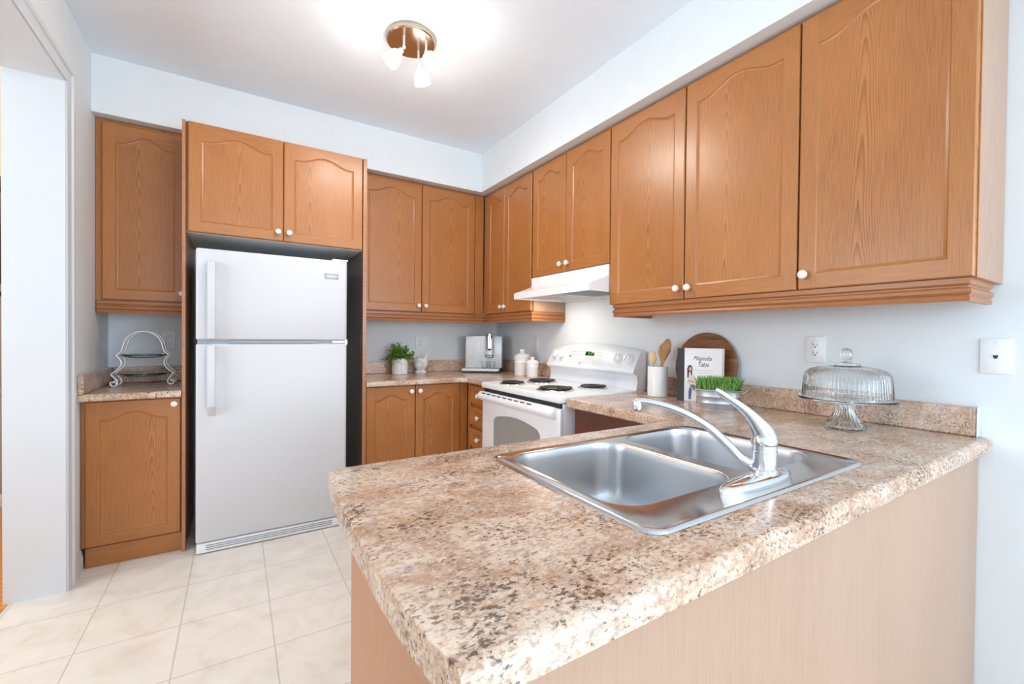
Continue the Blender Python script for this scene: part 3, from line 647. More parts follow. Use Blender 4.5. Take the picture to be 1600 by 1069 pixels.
rr = []
for y, s_ in ((od_y0 + .000, .55), (od_y0 - .006, .85), (od_y0 - .03, 1), (od_y1 + .06, 1), (od_y1 + .035, .85), (od_y1 + .028, .5)):
    rr.append([(-.662 + (x + .662) * s_, y, z if s_ == 1 else .789 + (z - .789) * (.6 + .4 * s_)) for x, z in pf])
b.rings(rr, True, True, True); hd = b.obj('handle', M_ENAMEL, od, smooth=60)
for k in range(9):
    y = -1.045 - .066 * k; b = B(Matrix.Translation((-.7012, y, .8166)) @ Matrix.Rotation(math.radians(-42), 4, 'Y')); b.box(-.0035, .0035, -.022, .022, -.001, .0012); b.obj('vent_slot', M_BLACK, od, smooth=0)
b = B(); b.box(-.664, -.6415, od_y1, od_y0, .04, .200, .006); b.obj('storage_drawer', M_ENAMEL, RG)
b = B(); b.box(-.655, -.642, od_y1 + .01, od_y0 - .01, .8185, .8452); b.obj('gap_shade_strip', M_BLACK, RG, smooth=0)  # black strip put in for the shade in the gap below the cooktop
b = B(); rr = []; NB = 24
for i in range(NB + 1):
    t_ = i / NB; y = -.975 + (RY1 + .002 + .975) * t_; zt = 1.112 + .036 * math.sin(PI * t_) ** .8
    e = min(1, min(t_, 1 - t_) * NB / 1.2)
    rr.append([(-.022, y, .8845), (-.022, y, zt - .004), (-.034, y, zt), (-.058, y, zt), (-.070, y, zt - .008), (-.125 - .012 * math.sin(PI * t_), y, 1.003), (-.130 - .012 * math.sin(PI * t_), y, .990), (-.125 - .012 * math.sin(PI * t_), y, .980), (-.100, y, .970), (-.092, y, .93), (-.102, y, .8845)])
b.rings(rr, True, True, True); bg = b.obj('backguard', plain('console_enamel', (0.72, 0.745, 0.78), 0.3, 0.01, 20), RG, smooth=40)
def cons(y, z):                                   # a point on the sloping console face and its normal
    t_ = (y + .975) / (RY1 + .002 + .975); zt = 1.112 + .036 * math.sin(PI * t_) ** .8; xb = -.125 - .012 * math.sin(PI * t_)
    k = (z - 1.003) / (zt - .008 - 1.003); return Vector((xb + (-.070 - xb) * k, y, z)), Vector((-(zt - .011 - 1.003), 0, (-.070 - xb))).normalized()
for y in (-1.052, -1.128, -1.655, -1.738):
    p_, n_ = cons(y, 1.066); b = B()
    b.lathe([(.033, 0), (.033, .003), (.026, .004), (.025, .018), (.022, .021), (.001, .021)], 24, (0, 0, 0), n_, mi=0)
    q_ = Vector((0, 0, 1)).rotation_difference(n_).to_matrix().to_4x4(); b.M = q_; b.box(-.0245, .0245, -.006, .006, .020, .030, .003)
    b.obj('control_knob', M_ENAMEL, bg, loc=p_)
p_, n_ = cons(-1.405, 1.085); q_ = Matrix.Translation(p_) @ Vector((0, 0, 1)).rotation_difference(n_).to_matrix().to_4x4()
b = B(q_); b.box(-.014, .014, -.042, .042, -.002, .0016, .001); dp = b.obj('clock_display', plain('dark_green_display', (0.008, 0.03, 0.008), 0.15), bg)
M_PRINT = plain('grey_print', (0.52, 0.54, 0.58), 0.5)
def seg7(b, ch, x, y, s):                         # seven segment digit lying in local (y across, -x up)
    on = {'1': 'bc', '2': 'abged', '0': 'abcdef', '4': 'fgbc', '8': 'abcdefg', '5': 'afgcd'}[ch]; t_ = .0009
    S_ = {'a': (-s, -s * .5, -s, s * .5), 'd': (s, -s * .5, s, s * .5), 'g': (0, -s * .5, 0, s * .5), 'f': (-s, -s * .5, 0, -s * .5), 'b': (-s, s * .5, 0, s * .5), 'e': (0, -s * .5, s, -s * .5), 'c': (0, s * .5, s, s * .5)}
    for k in on:
        xa, ya, xb, yb = S_[k]; b.box(x + xa - t_, x + xb + t_, -(y + yb) - t_, -(y + ya) + t_, .0016, .0022)
b = B(q_)
for ch, yy in (('1', -.018), ('2', -.005), ('0', .010), ('4', .023)): seg7(b, ch, 0, yy, .0065)
b.obj('clock_digits', emis('green_digits', (0.08, 0.55, 0.14), 0.35), dp, smooth=0)
for ry, wd_ in ((-.165, .05), (-.105, .05), (.090, .05)):
    for rx in (-.008, .010):
        b = B(q_); b.box(rx - .0012, rx + .0012, -ry - wd_ / 2, -ry + wd_ / 2, -.001, .0006); b.obj('printed_line', M_PRINT, bg, smooth=0)
p_, n_ = cons(-1.34, 1.018); b = B(Matrix.Translation(p_) @ Vector((0, 0, 1)).rotation_difference(n_).to_matrix().to_4x4()); b.lathe([(.008, -.001), (.008, .0012), (.001, .0014)], 16); b.obj('round_emblem', M_GREYPL, bg)
p_, n_ = cons(-1.215, 1.062); b = B(Matrix.Translation(p_) @ Vector((0, 0, 1)).rotation_difference(n_).to_matrix().to_4x4()); b.lathe([(.006, -.001), (.006, .0012), (.001, .0014)], 16); b.obj('indicator_light', M_BLACK, bg)
M_COIL = plain('dark_coil_metal', (0.025, 0.024, 0.024), 0.35, 0.2, 60, metal=0.3); M_DRIP = steel('chrome_drip_pan', (0.55, 0.55, 0.55), 0.12, 0, 0.05)
for x, y, r in ((-.550, -1.165, .086), (-.305, -1.150, .106), (-.505, -1.560, .112), (-.235, -1.585, .092)):
    b = B(); b.lathe([(r, .0005), (r, .004), (r - .006, .006), (r - .012, .003), (r * .75, -.002 + .004), (.02, .0022), (.001, .0022)], 40, (0, 0, 0)); bu = b.obj('drip_pan', M_DRIP, RG, loc=(x, y, .884))
    b = B(); pts = []; turns = 5 if r > .1 else 4; r0 = .022; r1 = r - .014
    for i in range(turns * 28 + 1):
        a = 2 * PI * i / 28; rr_ = r0 + (r1 - r0) * i / (turns * 28); pts.append((rr_ * math.cos(a), rr_ * math.sin(a), .0125))
    b.tube(pts, .0052, 8)
    for a in (0.4, 2.5, 4.6): b.box(-.001 + 0, .001, 0, 0.001, .005, .006) if False else b.tube([(.012 * math.cos(a), .012 * math.sin(a), .006), (r1 * math.cos(a), r1 * math.sin(a), .006)], .0022, 6)
    b.obj('coil', M_COIL, bu, smooth=60)

# ------------------------------------------------------------------ range hood
RH = thing('range_hood', 'white under-cabinet range hood above the stove', 'hood', (0, 0, 0))
hy0, hy1 = -1.030, -1.788
pf = [(-.004, 1.6055), (-.316, 1.6055), (-.316, 1.545), (-.330, 1.536), (-.456, 1.492), (-.462, 1.486), (-.462, 1.450), (-.452, 1.450), (-.452, 1.480), (-.320, 1.520), (-.02, 1.520), (-.02, 1.452), (-.004, 1.452)]
b = B(); b.prism([(x, hy0 - .0055, z) for x, z in pf], (0, hy1 - hy0 + .011, 0))
for ya, yb in ((hy0, hy0 - .006), (hy1 + .006, hy1)): b.prism([(x, ya, z) for x, z in ((-.005, 1.605), (-.315, 1.605), (-.315, 1.545), (-.330, 1.536), (-.456, 1.492), (-.461, 1.486), (-.461, 1.450), (-.005, 1.450))], (0, yb - ya, 0))
b.obj('hood_shell', plain('white_hood_enamel', (0.86, 0.86, 0.86), 0.3, 0.01, 10), RH, smooth=20)
b = B(); b.box(-.445, -.021, hy1 + .008, hy0 - .008, 1.468, 1.474); b.obj('hood_underside', M_MELA, RH, smooth=0)
b = B(); b.box(-.40, -.10, -1.715, -1.44, 1.460, 1.468, .003, mi=0)
for k in range(13): b.box(-.39 + k * .0225, -.382 + k * .0225, -1.705, -1.45, 1.4588, 1.460, mi=1)
b.obj('grease_filter', [plain('filter_aluminium', (0.30, 0.29, 0.27), 0.45, metal=0.5), M_GREYPL], RH)
b = B(); b.box(-.42, -.22, -1.31, -1.09, 1.460, 1.468, .003, mi=0)
for k in range(4): b.box(-.40 + k * .048, -.375 + k * .048, -1.30, -1.10, 1.4588, 1.460, mi=1)
b.obj('light_lens', [plain('frosted_lens', (0.75, 0.75, 0.75), 0.3), plain('lens_ribs', (0.5, 0.5, 0.52), 0.4)], RH)
hl = bpy.data.lights.new('hood_lamp', 'AREA'); hl.shape = 'RECTANGLE'; hl.size = .18; hl.size_y = .20; hl.energy = 1.6; hl.color = (1.0, 0.90, 0.76)
ho = bpy.data.objects.new('hood_lamp', hl); COL.objects.link(ho); ho.location = (-.32, -1.20, 1.457)
b = B(); b.box(-.430, -.400, -1.425, -1.395, 1.4655, 1.4682, .001); b.obj('label_sticker', plain('navy_sticker', (0.02, 0.03, 0.10), 0.4), RH)
b = B()
for y in (-1.565, -1.60): b.box(-.3195, -.315, y - .010, y + .010, 1.572, 1.588, .002)
b.obj('rocker_switch', M_PLATE, RH)

# ------------------------------------------------------------------ wall plates
def plate_local(b, w, h): b.box(-w / 2, w / 2, -.006, -.0004, -h / 2, h / 2, .003)
def receptacle(par, x, z0=0.0):
    b = B(); b.box(x - .0165, x + .0165, -.0085, -.005, z0 - .033, z0 + .033, .003, mi=0)
    for z in (.018, -.016):
        b.box(x - .0085, x - .006, -.0089, -.0080, z0 + z - .002, z0 + z + .007, mi=1); b.box(x + .006, x + .0082, -.0089, -.0080, z0 + z - .001, z0 + z + .006, mi=1)
        b.lathe([(.003, 0), (.003, .0009)], 10, (x, -.0080, z0 + z - .008), (0, -1, 0), mi=1)
    b.obj('receptacle', [M_PLATE, M_BLACK], par)
def plate(name, label, loc, rz, w, h, cat='outlet'):
    t = thing(name, label, cat, loc, rz); b = B(); plate_local(b, w, h); b.obj('cover_plate', M_PLATE, t)
    for z in (h / 2 - .012, -h / 2 + .012):
        b = B(); b.lathe([(.003, 0), (.0025, .001), (.0005, .0012)], 10, (0, -.006, z), (0, -1, 0)); b.obj('screw', M_SILVER, t)
    return t
t = plate('wall_outlet', 'white wall outlet behind the wire stand left of the refrigerator', (-2.455, 0, 1.152), 0, .074, .116); receptacle(t, 0)
t = plate('wall_outlet', 'white double wall plate with outlet and switch above the mortar', (-.735, 0, 1.135), 0, .118, .112); receptacle(t, -.024)
b = B(); b.box(.010, .040, -.0095, -.005, -.032, .032, .002); b.obj('rocker_switch', M_PLATE, t)
t = plate('light_switch', 'white switch plate on the right wall above the canisters', (0, -.665, 1.140), RW, .076, .118, 'switch')
b = B(); b.box(-.016, .016, -.0095, -.005, -.033, .033, .002); b.obj('rocker_switch', M_PLATE, t)
t = plate('wall_outlet', 'white wall outlet on the right wall above the glass cake dome', (0, -2.701, 1.150), RW, .076, .112); receptacle(t, 0)
t = plate('phone_jack', 'wide white telephone jack plate at the far right end of the wall', (0, -3.221, 1.142), RW, .073, .114, 'wall plate')
b = B(); b.box(-.0055, .0055, -.0075, -.005, -.004, .004, mi=0); b.box(-.003, .003, -.0075, -.005, -.0075, -.003, mi=0); b.obj('jack_socket', M_BLACK, t)

# ------------------------------------------------------------------ ceiling light
CL = thing('ceiling_spotlight', 'round ceiling light with three small frosted glass spot shades', 'lamp', (-1.338, -1.418, HC))
b = B(); b.lathe([(.122, -.0005), (.122, -.022), (.117, -.028), (.02, -.030), (.001, -.030)], 48); b.obj('canopy', M_NICKEL, CL)
M_SHADE = emis('lit_frosted_glass', (1.0, 0.93, 0.82), 7.0)
for (rx, ry), (tx, ty, tz) in (((-.050, -.040), (-.62, .12, -.78)), ((.050, .030), (.30, .18, -.95)), ((.055, -.065), (.05, -.62, -.78))):
    d = Vector((tx, ty, tz)).normalized(); e = Vector((rx, ry, -.105)) + Vector((d.x, d.y, 0)) * .022
    b = B(); b.tube([(rx, ry, -.028), (rx, ry, -.085), e], .0055, 8); b.sphere((rx, ry, -.085), .009, 10); b.lathe([(.013, -.004), (.015, .014), (.006, .024)], 16, e, d); ar = b.obj('arm', M_SILVER, CL)
    b = B(); s0 = e + d * .012
    b.lathe([(.014, 0), (.026, .014), (.036, .036), (.040, .060), (.041, .074), (.038, .074), (.033, .036), (.012, .006)], 28, s0, d); b.obj('shade', M_SHADE, ar)
    lp = Vector(CL.location) + s0 + d * .090
    spot('spot_bulb', lp, (d.x, d.y, d.z), LAMP_W, LAMP, 165, .022); point('spot_glow', lp, 2.3, (1.0, 0.96, 0.91), .022)

# ------------------------------------------------------------------ left counter: wire stand
ST = thing('tiered_stand', 'silver wire two-tier plate stand on the left counter', 'stand', (-2.541, -.235, ZB + .0018))
wl = [(-.188, .030), (-.196, .022), (-.206, .024), (-.208, .036), (-.196, .046), (-.180, .042), (-.170, .028), (-.176, .010), (-.192, .004), (-.210, .006)]
scroll = [(-.178, .038), (-.184, .030), (-.194, .026), (-.203, .032), (-.206, .044), (-.200, .056)]
# half outline from the scroll up to the arch (x negative side), in (x, z)
half = [(-.186, .034), (-.194, .024), (-.206, .028), (-.211, .018), (-.200, .0055), (-.182, .0045), (-.168, .016), (-.170, .034), (-.188, .054), (-.206, .070), (-.190, .082), (-.160, .102), (-.142, .126), (-.146, .150), (-.165, .170), (-.172, .180), (-.150, .194), (-.137, .210), (-.130, .235), (-.118, .262), (-.090, .292), (-.045, .312), (0, .317)]
full = half + [(-x, z) for x, z in reversed(half[:-1])]; KX = .68
full = [(x * KX, z) for x, z in full]
b = B()
for y in (-.055, .055): b.tube(smooth_path([(x, y, z) for x, z in full], 3), .0042, 8, upv=(0, 1, 0))
for x in (-1, 1):
    b.tube(smooth_path([(x * .170 * KX, -.055, .177), (x * .150 * KX, 0, .172), (x * .170 * KX, .055, .177)], 4), .0025, 6)
    b.tube(smooth_path([(x * .203 * KX, -.055, .068), (x * .176 * KX, 0, .064), (x * .203 * KX, .055, .068)], 4), .0025, 6)
b.obj('wire_frame', plain('satin_silver_wire', (0.90, 0.90, 0.90), 0.3, 0.02, 30, metal=0.45), ST, smooth=60)
def glass_plate(r, loc, label):
    b = B(); b.lathe([(.001, 0), (r * .55, .0), (r * .8, .006), (r, .018), (r, .022), (r * .8, .011), (r * .55, .004), (.001, .004)], 48)
    tag(b.obj('glass_plate', M_GLASSG, loc=loc), label, 'plate', 'glass plates in the wire stand')
glass_plate(.108, (-2.541, -.235, ZB + .1628), 'greenish glass plate on the upper tier of the wire stand')
glass_plate(.126, (-2.541, -.235, ZB + .0548), 'greenish glass plate on the lower tier of the wire stand')

# ------------------------------------------------------------------ back counter
pt = thing('potted_plant', 'small leafy green plant in a marble pot on the back counter', 'plant', (-.972, -.135, ZB + .0006))
b = B(); b.lathe([(.058, 0), (.062, .004), (.062, .125), (.060, .127), (.057, .125), (.056, .108), (.001, .106)], 36); b.obj('pot', M_MARBLE, pt)
b = B(); b.lathe([(.0555, .104), (.03, .112), (.001, .114)], 20); b.obj('soil', M_SOIL, pt)
mg, ntg, pg = new_mat('leaf_green'); setp(pg, rough=0.4)
oi = N(ntg, 'ShaderNodeNewGeometry'); nz = N(ntg, 'ShaderNodeTexNoise'); nz.inputs['Scale'].default_value = 45
tcg = N(ntg, 'ShaderNodeTexCoord'); ntg.links.new(tcg.outputs['Object'], nz.inputs['Vector'])
ntg.links.new(ramp(ntg, nz.outputs[0], [(0.30, (0.04, 0.14, 0.015)), (0.52, (0.13, 0.30, 0.03)), (0.72, (0.36, 0.50, 0.10))]), pg.inputs['Base Color'])
b = B()
for k in range(120):
    a = random.uniform(0, 2 * PI); el = math.asin(random.uniform(.28, 1)); Ls = random.uniform(.085, .140)
    d = Vector((math.cos(a) * math.cos(el), math.sin(a) * math.cos(el) * .8, math.sin(el)))
    p0 = Vector((random.uniform(-.03, .03), random.uniform(-.03, .03), .108)); pts = [p0 + d * Ls * t_ + Vector((0, 0, -.035 * t_ * t_ * math.cos(el))) for t_ in (0, .35, .7, 1)]
    b.tube(pts, [.0018, .0016, .0013, .0008], 5, mi=1)
    for j in range(7):
        t_ = .35 + .65 * j / 6; q = p0 + d * Ls * t_ + Vector((0, 0, -.035 * t_ * t_ * math.cos(el)))
        aa = j * 2.4 + k; side = Vector((math.cos(aa), math.sin(aa), .45)) + d * .7; side.normalize(); lf = random.uniform(.020, .034); wv = side.cross(Vector((0, 0, 1)))
        if wv.length < .1: wv = Vector((1, 0, 0))
        wv = wv.normalized() * lf * .30; nv = side.cross(wv).normalized() * lf * .1
        b.f([b.v(q), b.v(q + side * lf * .45 + wv - nv), b.v(q + side * lf), b.v(q + side * lf * .45 + nv * .5)], 0); b.f([b.v(q), b.v(q + side * lf * .45 + nv * .5), b.v(q + side * lf), b.v(q + side * lf * .45 - wv - nv)], 0)
b.obj('foliage', [mg, plain('stem_green', (0.09, 0.16, 0.03), 0.6)], pt, smooth=0)
b = B(); b.lathe([(.044, 0), (.046, .004), (.046, .014), (.040, .018), (.030, .024), (.034, .032), (.050, .050), (.058, .075), (.060, .110), (.061, .120), (.056, .120), (.053, .09), (.04, .058), (.001, .048)], 36)
tag(b.obj('mortar', M_MARBLE, loc=(-.790, -.118, ZB + .0006)), 'white marble mortar beside the plant on the back counter', 'mortar')
b = B(); b.tube([(.010, 0, .0765), (.024, 0, .100), (.041, -.003, .130), (.058, -.005, .158)], [.016, .010, .0085, .010], 14)
tag(b.obj('pestle', M_CERAM, loc=(-.790, -.118, ZB + .0006), smooth=60), 'white pestle leaning in the marble mortar', 'pestle')
# coffee machine: front turned toward the room
cm = thing('coffee_machine', 'silver coffee machine in the back corner of the counter', 'coffee maker', (-.275, -.255, ZB + .0006), math.radians(-36))
hw = .158
b = B(); b.box(-hw, hw, 0.0, .15, .036, .312, .004); b.obj('machine_body', M_SILVER, cm)
b = B(); b.box(-hw + .004, -.030, -.006, 0.0005, .085, .308, .003); b.obj('front_panel', plain('satin_grey_panel', (0.68, 0.71, 0.73), 0.35, metal=0.15), cm)
b = B(); b.lathe([(.042, .205), (.042, .325), (.040, .332), (.001, .332)], 32, (.055, -.010, 0)); b.obj('brew_cylinder', M_CHROME, cm)
b = B(); b.lathe([(.040, .150), (.040, .198), (.034, .204), (.034, .206)], 32, (.055, -.010, 0)); b.box(.040, .070, -.052, -.040, .190, .202, mi=1); bo = b.obj('brew_head', [M_SILVER, M_BLACK], cm)
b = B(); b.box(.022, .088, -.058, -.01, .130, .152, .006, mi=1); b.box(.030, .080, -.0595, -.055, .134, .147, .004, mi=0); b.obj('spout_block', [M_CHROME, M_BLACK], cm)
b = B(); b.box(-hw - .016, hw - .016, -.095, .05, .014, .034, .006, mi=0); b.box(-hw - .012, hw - .020, -.090, .05, .0, .014, .002, mi=1); b.obj('drip_tray', [plain('tray_plastic', (0.80, 0.80, 0.79), 0.3), M_BLACK], cm)
def cup(x, label):
    b = B(); b.lathe([(.018, 0), (.022, .002), (.025, .03), (.029, .066), (.0275, .066), (.0235, .03), (.019, .005), (.001, .005)], 28)
    mwc = Matrix.Translation((-.275, -.255, ZB + .0352)) @ Matrix.Rotation(math.radians(-36), 4, 'Z')
    tag(b.obj('drinking_glass', M_GLASS, loc=mwc @ Vector((x, -.058, 0))), label, 'glass', 'small glasses on the coffee machine tray')
cup(.018, 'small clear glass on the coffee machine tray, the left of two'); cup(.082, 'small clear glass on the coffee machine tray, the right of two')
def canister(loc, r, h, label):
    t = thing('canister', label, 'canister', loc, 0, 'white ceramic canisters')
    b = B(); b.lathe([(r * .94, 0), (r, .006), (r, h * .60), (r * 1.03, h * .62), (r * 1.03, h * .66), (r, h * .68), (r, h * .70), (r * 1.06, h * .74), (r * 1.06, h * .82), (r, h * .85), (r * .8, h * .85)], 40); b.obj('jar', M_CERAM, t)
    b = B(); b.lathe([(r * 1.07, h * .853), (r * 1.10, h * .87), (r * 1.02, h * .91), (r * .72, h * 1.0), (r * .30, h * 1.05), (r * .24, h * 1.07), (r * .32, h * 1.10), (r * .36, h * 1.15), (r * .28, h * 1.20), (.001, h * 1.22)], 40); b.obj('lid', M_CERAM, t)
    return t
canister((-.150, -.672, ZB + .0006), .062, .172, 'taller white ceramic canister with a knobbed lid beside the stove'); canister((-.150, -.815, ZB + .0006), .046, .128, 'shorter white ceramic canister with a knobbed lid beside the stove')

# ------------------------------------------------------------------ right counter
b = B(); b.lathe([(.050, 0), (.053, .003), (.053, .160), (.051, .163), (.048, .160), (.047, .008), (.001, .006)], 40)
CR = (-.130, -1.985, ZC + .0006)
tag(b.obj('utensil_crock', M_CERAM, loc=CR), 'plain white cylindrical crock holding wooden spoons', 'crock')
M_WSP = plain('pale_spoon_wood', (0.70, 0.50, 0.30), 0.5, 0.08, 25); M_WSP2 = plain('tan_spoon_wood', (0.50, 0.28, 0.11), 0.5, 0.12, 25)
VR = Vector((.56, -.83, 0))                      # direction that runs to the right as seen from the room
def spoon(label, base, tilt, L, bw, bl, mat, hollow=True):
    d = (VR * tilt + Vector((0, 0, 1)) + Vector((-.02, -.03, 0))).normalized(); s = d.cross(Vector((-.83, -.56, 0))).normalized(); nrm = s.cross(d)
    b = B(); p0 = Vector(base); prof = [(0, .005, .005), (L - bl, .0055, .0045), (L - bl * .8, bw * .55, .005), (L - bl * .5, bw, .006), (L - bl * .2, bw * .9, .005), (L - bl * .04, bw * .45, .004), (L, bw * .1, .002)]
    rr = []
    for l, w_, th in prof: rr.append([p0 + d * l + s * math.cos(2 * PI * k / 14) * w_ + nrm * math.sin(2 * PI * k / 14) * th for k in range(14)])
    b.rings(rr, True, True, True); tag(b.obj('wooden_spoon', mat, smooth=60), label, 'spoon', 'wooden utensils in the crock')
spoon('pale wooden spoon at the left of the white crock', (CR[0] - .006, CR[1] + .030, ZC + .0095), -.02, .235, .022, .085, M_WSP)
spoon('tan wooden spoon leaning right in the white crock', (CR[0] + .014, CR[1] + .016, ZC + .0095), .12, .285, .027, .110, M_WSP2)
spoon('tan wooden spatula farthest right in the white crock', (CR[0] - .016, CR[1] - .002, ZC + .0095), .19, .312, .024, .130, plain('brown_spoon_wood', (0.42, 0.21, 0.07), 0.5, 0.12, 25))
# round board leaning on the wall
mb, ntb, pb = new_mat('walnut_board'); setp(pb, rough=0.4)
tcb = N(ntb, 'ShaderNodeTexCoord'); mpb = N(ntb, 'ShaderNodeMapping'); mpb.inputs['Rotation'].default_value = (0.5, 0, 0); mpb.inputs['Scale'].default_value = (3, 6, 60); ntb.links.new(tcb.outputs['Object'], mpb.inputs[0])
nb = N(ntb, 'ShaderNodeTexNoise'); nb.inputs['Scale'].default_value = 1; nb.inputs['Detail'].default_value = 4; ntb.links.new(mpb.outputs[0], nb.inputs['Vector'])
ntb.links.new(ramp(ntb, nb.outputs[0], [(0.3, (0.13, 0.045, 0.015)), (0.55, (0.24, 0.09, 0.028)), (0.75, (0.40, 0.17, 0.05))]), pb.inputs['Base Color'])
br = .174; b = B(); b.lathe([(.001, -.009), (br - .004, -.009), (br, -.005), (br, .005), (br - .004, .009), (.001, .009)], 64, (0, 0, 0), (-1, 0, .10))
tag(b.obj('round_serving_board', mb, loc=(-.0325, -2.203, ZC + br * .995 + .0016)), 'round dark wooden board leaning on the wall behind the cookbook', 'board')
# cookbook standing, spine to the left
bk = thing('cookbook', 'white cookbook with a black spine band leaning in front of the round board', 'book', (-.158, -2.138, ZC + .0006), math.radians(-75))
BWd, BTh, BH = .212, .030, .268
b = B(); b.box(-.004, BWd, -.0025, 0, 0, BH, .0006, mi=0, seg=1); b.box(-.004, BWd, BTh, BTh + .0025, 0, BH, .0006, mi=0, seg=1); b.obj('cover_boards', plain('cover_paper', (0.80, 0.78, 0.78), 0.35, 0.02, 5), bk)
b = B(); b.box(-.0046, -.0005, -.0028, BTh + .0028, 0, BH, .001, seg=1); b.box(-.0046, .032, -.0030, -.0010, 0, BH, .0006, seg=1); sp_ = b.obj('spine', plain('black_spine', (0.010, 0.010, 0.011), 0.45), bk); sp_['label'] = 'black cloth spine band'
b = B(); b.box(0, BWd - .004, .0002, BTh - .0002, .003, BH - .003); b.obj('page_block', plain('page_edges', (0.80, 0.77, 0.70), 0.8), bk, smooth=0)
def text_mesh(name, body, size, mat, parent, loc, shear=0.0, sx=1.0):
    cu = bpy.data.curves.new(name + '_curve', 'FONT'); cu.body = body; cu.size = size; cu.shear = shear; cu.extrude = .0002
    o = bpy.data.objects.new(name + '_curve', cu); COL.objects.link(o); bpy.context.view_layer.update()
    me = bpy.data.meshes.new_from_object(o.evaluated_get(bpy.context.evaluated_depsgraph_get())); COL.objects.unlink(o); bpy.data.objects.remove(o)
    me.materials.clear(); me.materials.append(mat); q = bpy.data.objects.new(name, me); COL.objects.link(q); q.parent = parent; q.location = loc; q.rotation_euler = (PI / 2, 0, 0); q.scale = (sx, 1, 1); return q
M_INK = plain('black_ink', (0.03, 0.03, 0.035), 0.6)
text_mesh('cover_title', 'Magnolia\n   Table', .031, M_INK, bk, (.075, -.0029, .208), .35, .80)
b = B()
for k in range(2): b.box(.080 + .02 * k, .175 - .02 * k, -.0029, -.0024, .158 - k * .012, .1595 - k * .012)
b.obj('cover_subtitle', plain('grey_ink', (0.35, 0.33, 0.33), 0.6), bk, smooth=0)
b = B(); cov = lambda pts, mi: b.prism([(x + .034, -.0026, z) for x, z in pts], (0, -.0004 - .00008 * mi, 0), mi=mi)
ell = lambda cx, cz, rx, rz, n=18: [(cx + rx * math.cos(2 * PI * i / n), cz + rz * math.sin(2 * PI * i / n)) for i in range(n)]
cov([(.012, .085), (.030, .082), (.047, .090), (.050, .12), (.046, .135), (.030, .140), (.018, .13)], 0)         # blouse
cov([(.020, .010), (.032, .010), (.036, .055), (.050, .060), (.052, .085), (.028, .084), (.020, .05)], 1)          # jeans
cov(ell(.026, .165, .012, .018) , 2); cov([(.012, .165), (.024, .178), (.020, .12), (.013, .118)], 2); cov([(.030, .172), (.038, .165), (.036, .13), (.030, .135)], 2)   # long dark hair
cov(ell(.027, .163, .0075, .011), 3); cov([(.020, .098), (.060, .092), (.060, .098), (.022, .108)], 3)             # face, forearm
cov([(.035, .070), (.098, .062), (.098, .070), (.045, .082)], 4); cov([(.060, .0), (.064, .0), (.064, .066), (.060, .066)], 4); cov([(.090, .0), (.094, .0), (.094, .064), (.090, .064)], 4)   # wooden table
cov([(.056, .085), (.078, .083), (.072, .098), (.060, .099)], 5)                                                # bowl
b.obj('cover_picture', [plain('print_white', (0.72, 0.66, 0.64), 0.6), plain('print_denim', (0.10, 0.13, 0.28), 0.6), plain('print_hair', (0.06, 0.022, 0.015), 0.6), plain('print_skin', (0.62, 0.36, 0.25), 0.6), plain('print_wood', (0.33, 0.16, 0.11), 0.6), plain('print_bowl', (0.72, 0.72, 0.74), 0.5)], bk, smooth=0)
# grass in a galvanised tub
gt = thing('grass_planter', 'bright green grass in an oval galvanised tub on the right counter', 'planter', (-.218, -2.398, ZC + .0006), math.atan2(-.83, .56))
a0, b0 = .078, .046; a1, b1 = .098, .062; hh = .086
def ov(a, b_, z, n=44): return [(a * math.copysign(abs(math.cos(2 * PI * i / n)) ** .85, math.cos(2 * PI * i / n)), b_ * math.copysign(abs(math.sin(2 * PI * i / n)) ** .85, math.sin(2 * PI * i / n)), z) for i in range(n)]
b = B(); rr = []
for z in (0, .004, .022, .025, .028, .052, .055, .058, .080, .083, .086):
    k = z / hh; g = .0018 if z in (.025, .055) else 0; g = .003 if z in (.083,) else g; rr.append(ov(a0 + (a1 - a0) * k + g, b0 + (b1 - b0) * k + g, z))
rr.append(ov(a1 - .003, b1 - .003, .086)); rr.append(ov(a1 - .005, b1 - .005, .070)); b.rings(rr, True, True, True); b.obj('tub', M_GALV, gt)
for s_ in (-1, 1):
    b = B(); b.tube([(s_ * (a1 + .001), -.018, .070), (s_ * (a1 + .010), -.020, .080), (s_ * (a1 + .020), -.012, .092), (s_ * (a1 + .022), 0, .094), (s_ * (a1 + .020), .012, .092), (s_ * (a1 + .010), .020, .080), (s_ * (a1 + .001), .018, .070)], .0022, 6); b.obj('handle', M_GALV, gt, smooth=60)
b = B(); b.prism(ov(a1 - .006, b1 - .006, .060), (0, 0, .014)); b.obj('soil', M_SOIL, gt, smooth=0)
mgr, ntg, pg = new_mat('grass_green'); setp(pg, rough=0.45)
tcg = N(ntg, 'ShaderNodeTexCoord'); nz = N(ntg, 'ShaderNodeTexNoise'); nz.inputs['Scale'].default_value = 130; ntg.links.new(tcg.outputs['Object'], nz.inputs['Vector'])
ntg.links.new(ramp(ntg, nz.outputs[0], [(0.3, (0.05, 0.17, 0.025)), (0.52, (0.17, 0.38, 0.06)), (0.72, (0.42, 0.60, 0.20))]), pg.inputs['Base Color'])
b = B()
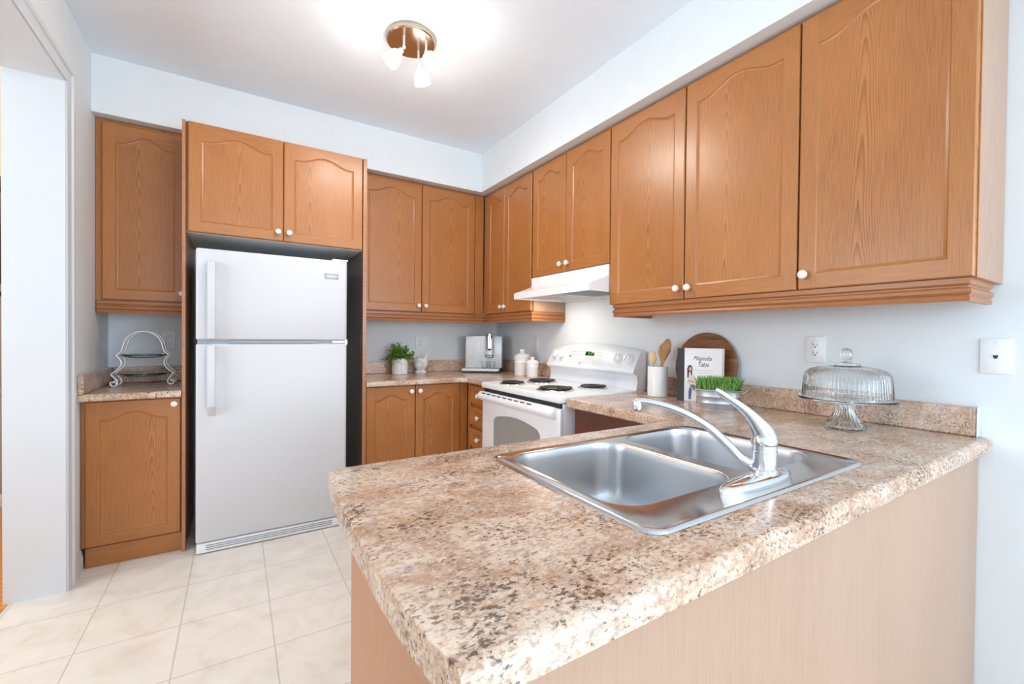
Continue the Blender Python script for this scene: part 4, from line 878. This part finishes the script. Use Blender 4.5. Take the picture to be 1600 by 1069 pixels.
for k in range(1000):
    a = random.uniform(0, 2 * PI); r_ = math.sqrt(random.random()); x, y = .090 * r_ * math.cos(a), .054 * r_ * math.sin(a)
    h_ = random.uniform(.060, .078); lx, ly = x * .12 + random.uniform(-.014, .014), y * .12 + random.uniform(-.014, .014); w_ = random.uniform(.0016, .0026); an = random.uniform(0, PI); wx, wy = w_ * math.cos(an), w_ * math.sin(an)
    p0 = (x, y, .072); p1 = (x + lx * .4, y + ly * .4, .072 + h_ * .6); p2 = (x + lx, y + ly, .072 + h_)
    b.f([b.v((p0[0] - wx, p0[1] - wy, p0[2])), b.v((p0[0] + wx, p0[1] + wy, p0[2])), b.v((p1[0] + wx, p1[1] + wy, p1[2])), b.v((p1[0] - wx, p1[1] - wy, p1[2]))]); b.f([b.v((p1[0] - wx, p1[1] - wy, p1[2])), b.v((p1[0] + wx, p1[1] + wy, p1[2])), b.v(p2)])
gg = b.obj('grass', mgr, gt, smooth=0); gg['kind'] = 'stuff'
# glass cake stand with its dome
CK = (-.222, -2.893, ZC + .0006)
b = B(); seg = 96
CKS = .81
def ribbed(prof, seg=96, ribs=24):
    rr = []
    for r, z, am in prof: rr.append([((r * CKS + am * math.cos(ribs * 2 * PI * i / seg)) * math.cos(2 * PI * i / seg), (r * CKS + am * math.cos(ribs * 2 * PI * i / seg)) * math.sin(2 * PI * i / seg), z) for i in range(seg)])
    return rr
M_CAKE = glass('cake_stand_glass', (0.93, 0.965, 0.965))
pl = [(.001, .084, 0), (.022, .082, 0), (.030, .066, 0), (.036, .050, .001), (.052, .028, .001), (.066, .014, .0), (.073, .001, 0), (.076, 0, .0), (.078, .004, .0), (.077, .010, .001), (.064, .022, .0025), (.048, .040, .003), (.038, .060, .0025), (.033, .080, .002), (.032, .090, .0), (.060, .094, 0), (.140, .096, 0), (.172, .099, 0), (.180, .102, 0), (.181, .106, 0), (.176, .109, 0), (.168, .104, 0), (.04, .103, 0), (.001, .103, 0)]
b.rings(ribbed(pl))
tag(b.obj('cake_stand', M_CAKE, loc=CK, smooth=50), 'clear glass footed cake stand under the ribbed dome on the right counter', 'cake stand')
dm = thing('cake_dome', 'ribbed clear glass cake dome with a round glass knob on the cake stand', 'dome', (CK[0], CK[1], CK[2] + .1055))
th = .0028
po = [(.162, 0, 0), (.166, .002, 0), (.166, .007, 0), (.163, .011, .0012), (.1605, .050, .0012), (.157, .078, .0012), (.150, .092, .0012), (.138, .102, .0012), (.115, .110, .0008), (.085, .1155, 0), (.056, .118, 0), (.052, .1185, 0), (.001, .1185, 0)]
pi_ = [(.001, .1155, 0), (.052, .1155, 0), (.084, .1125, 0), (.113, .107, 0), (.135, .099, 0), (.147, .089, 0), (.1538, .077, 0), (.1572, .050, 0), (.1598, .011, 0), (.162, 0, 0)]
b = B(); b.rings(ribbed([(r, z, a) for r, z, a in po], 288, 72) + ribbed(pi_, 288, 72)); b.obj('bell', glass('dome_glass', (0.965, 0.985, 0.985)), dm, smooth=60)
b = B(); b.lathe([(r * .85, z) for r, z in [(.001, .1188), (.050, .1188), (.052, .122), (.050, .127), (.022, .129), (.014, .133), (.013, .138), (.018, .142), (.0225, .151), (.0235, .160), (.021, .170), (.014, .1785), (.001, .182)]], 40); b.obj('dome_knob', M_CAKE, dm, smooth=60)
